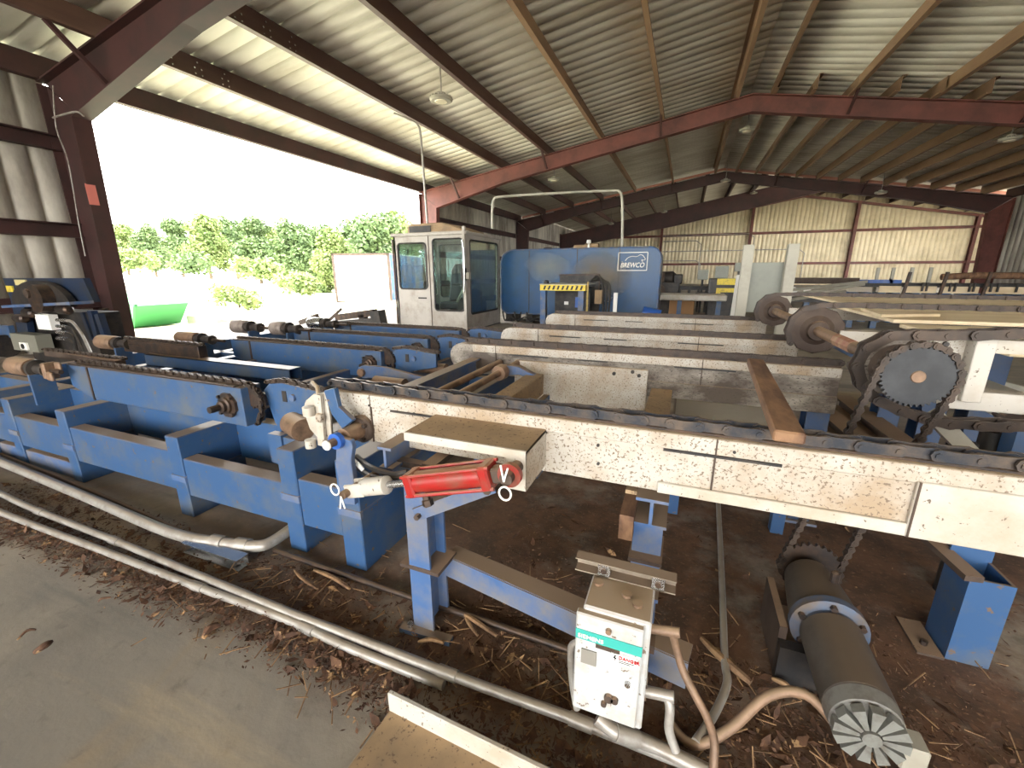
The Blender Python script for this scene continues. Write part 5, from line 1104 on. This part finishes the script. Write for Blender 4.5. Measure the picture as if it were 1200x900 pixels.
t.name = 'steel_scrap'; t['label'] = 'grey jumbled steel frame beyond the farthest blue beam'
for (a, b, w_, m) in (((395, 372), (440, 366), .12, STEEL), ((400, 380), (448, 376), .14, BLACK), ((385, 376), (400, 362), .04, RUST), ((425, 368), (428, 384), .12, STEEL), ((442, 364), (446, 384), .2, BLACK), ((352, 378), (372, 370), .08, RUST)):
    MB().bar(at(*a, y=6.4), at(*b, y=6.4), w_, w_).build('steel_bar', m, t)
mb = MB(); mb.box(at(395, 384, y=6.45)+Vector((0, 0, -.6)), at(450, 380, y=6.6)); mb.build('base_frame', STEEL, t)

# ------------------------------------------------------------------ loose bark and splinters on the floor
def fnoise(x, y): return noise.noise((x*2.2, y*2.2, 3.1))
chips = MB(); ncl = 0
while ncl < 21000:
    x = random.uniform(-3.4, 1.2); y = random.triangular(.3, 2.2, .78)
    d = 0
    if y < .9: d = math.exp(-((y-(.76 if x < -.75 else .72))/.075)**2)*(.35+.65*min(1, (x+3.6)/2.2))
    if x > -.6: d = max(d, .34*(1 if y > .62 else .2)*(1 if y < 1.2 else .3))
    elif .86 < y < 1.05: d = max(d, .3)
    if x < -.35 and y < .62: d *= .15
    if random.random() > d*(.55+.9*max(-.5, fnoise(x, y))): continue
    ncl += 1
    L2 = random.uniform(.003, .010) if random.random() < .93 else random.uniform(.014, .034); w2 = L2*random.uniform(.2, .5)
    a = random.uniform(0, 6.28); h = Vector((math.cos(a), math.sin(a), random.gauss(0, .35))).normalized(); s2 = h.cross(Vector((random.gauss(0, .3), random.gauss(0, .3), 1))).normalized()
    p = Vector((x, y, random.uniform(.002, .004)+abs(random.gauss(0, .012))*max(.25, d)))
    up = h.cross(s2)*.0015
    chips.add([p-h*L2, p+s2*w2, p+h*L2, p-s2*w2, p-h*L2*.6+up], [(0, 1, 2, 3), (0, 4, 1), (0, 3, 4)])
stuff(chips.build('bark_litter', BARK, origin=(0, 0, 0)), 'loose brown bark chips along the conduits and under the machines', 'bark litter')
pale = MB()
for _ in range(500):
    x = random.uniform(-1.6, 1.1); y = random.triangular(.55, 1.5, .85); L2 = random.uniform(.01, .05); a = random.uniform(0, 6.28); h = Vector((math.cos(a), math.sin(a), random.gauss(0, .2)))*L2; p = Vector((x, y, .006+random.random()*.015))
    pale.bar(p-h, p+h, .0028, .002)
stuff(pale.build('wood_litter', STICKM, origin=(0, 0, 0)), 'thin pale wood splinters strewn over the dirt', 'splinters')
STK = [((1105, 0), (0, 0))]
for k, (a, b, r, l) in enumerate((((345, 668), (372, 690), .006, 'curved pale splinter on the dirt below the second frame leg from the right'), ((368, 668), (410, 690), .008, 'pale split stick beside the frame leg nearest the red cylinder'), ((535, 715), (582, 745), .008, 'pale stick right of the near post foot'), ((490, 752), (520, 754), .007, 'short stick just below the near post foot plate'),
    ((545, 720), (560, 745), .006, 'thin stick crossing others by the near post'), ((822, 748), (880, 800), .012, 'thick weathered stick right of the switch box'), ((835, 760), (862, 780), .008, 'broken stick tip beside the thick weathered stick'), ((905, 795), (925, 806), .008, 'pale bark piece beside the grey cable hose'),
    ((20, 750), (42, 738), .004, 'dark splinter on the bare concrete at the left edge'), ((40, 765), (60, 752), .010, 'dark bark flake on the bare concrete at the left'), ((238, 748), (258, 732), .012, 'dark bark clump on the bare concrete below the conduits'), ((115, 705), (130, 700), .004, 'thin splinter on the bare concrete near the conduits'))):
    p, q = at(*a, z=.008+r), at(*b, z=.012+r); mid = lerp(p, q, .5)+Vector((random.uniform(-.01, .01), random.uniform(-.01, .01), .008))
    o = MB().tube(spline([p, mid, q], 4), [r*(.5+.5*math.sin(3.14*(i+.6)/9.5)) for i in range(9)], 6).build('wood_stick', STICKM if 'pale' in l or 'stick' in l else BARK); tag(o, l, 'stick')
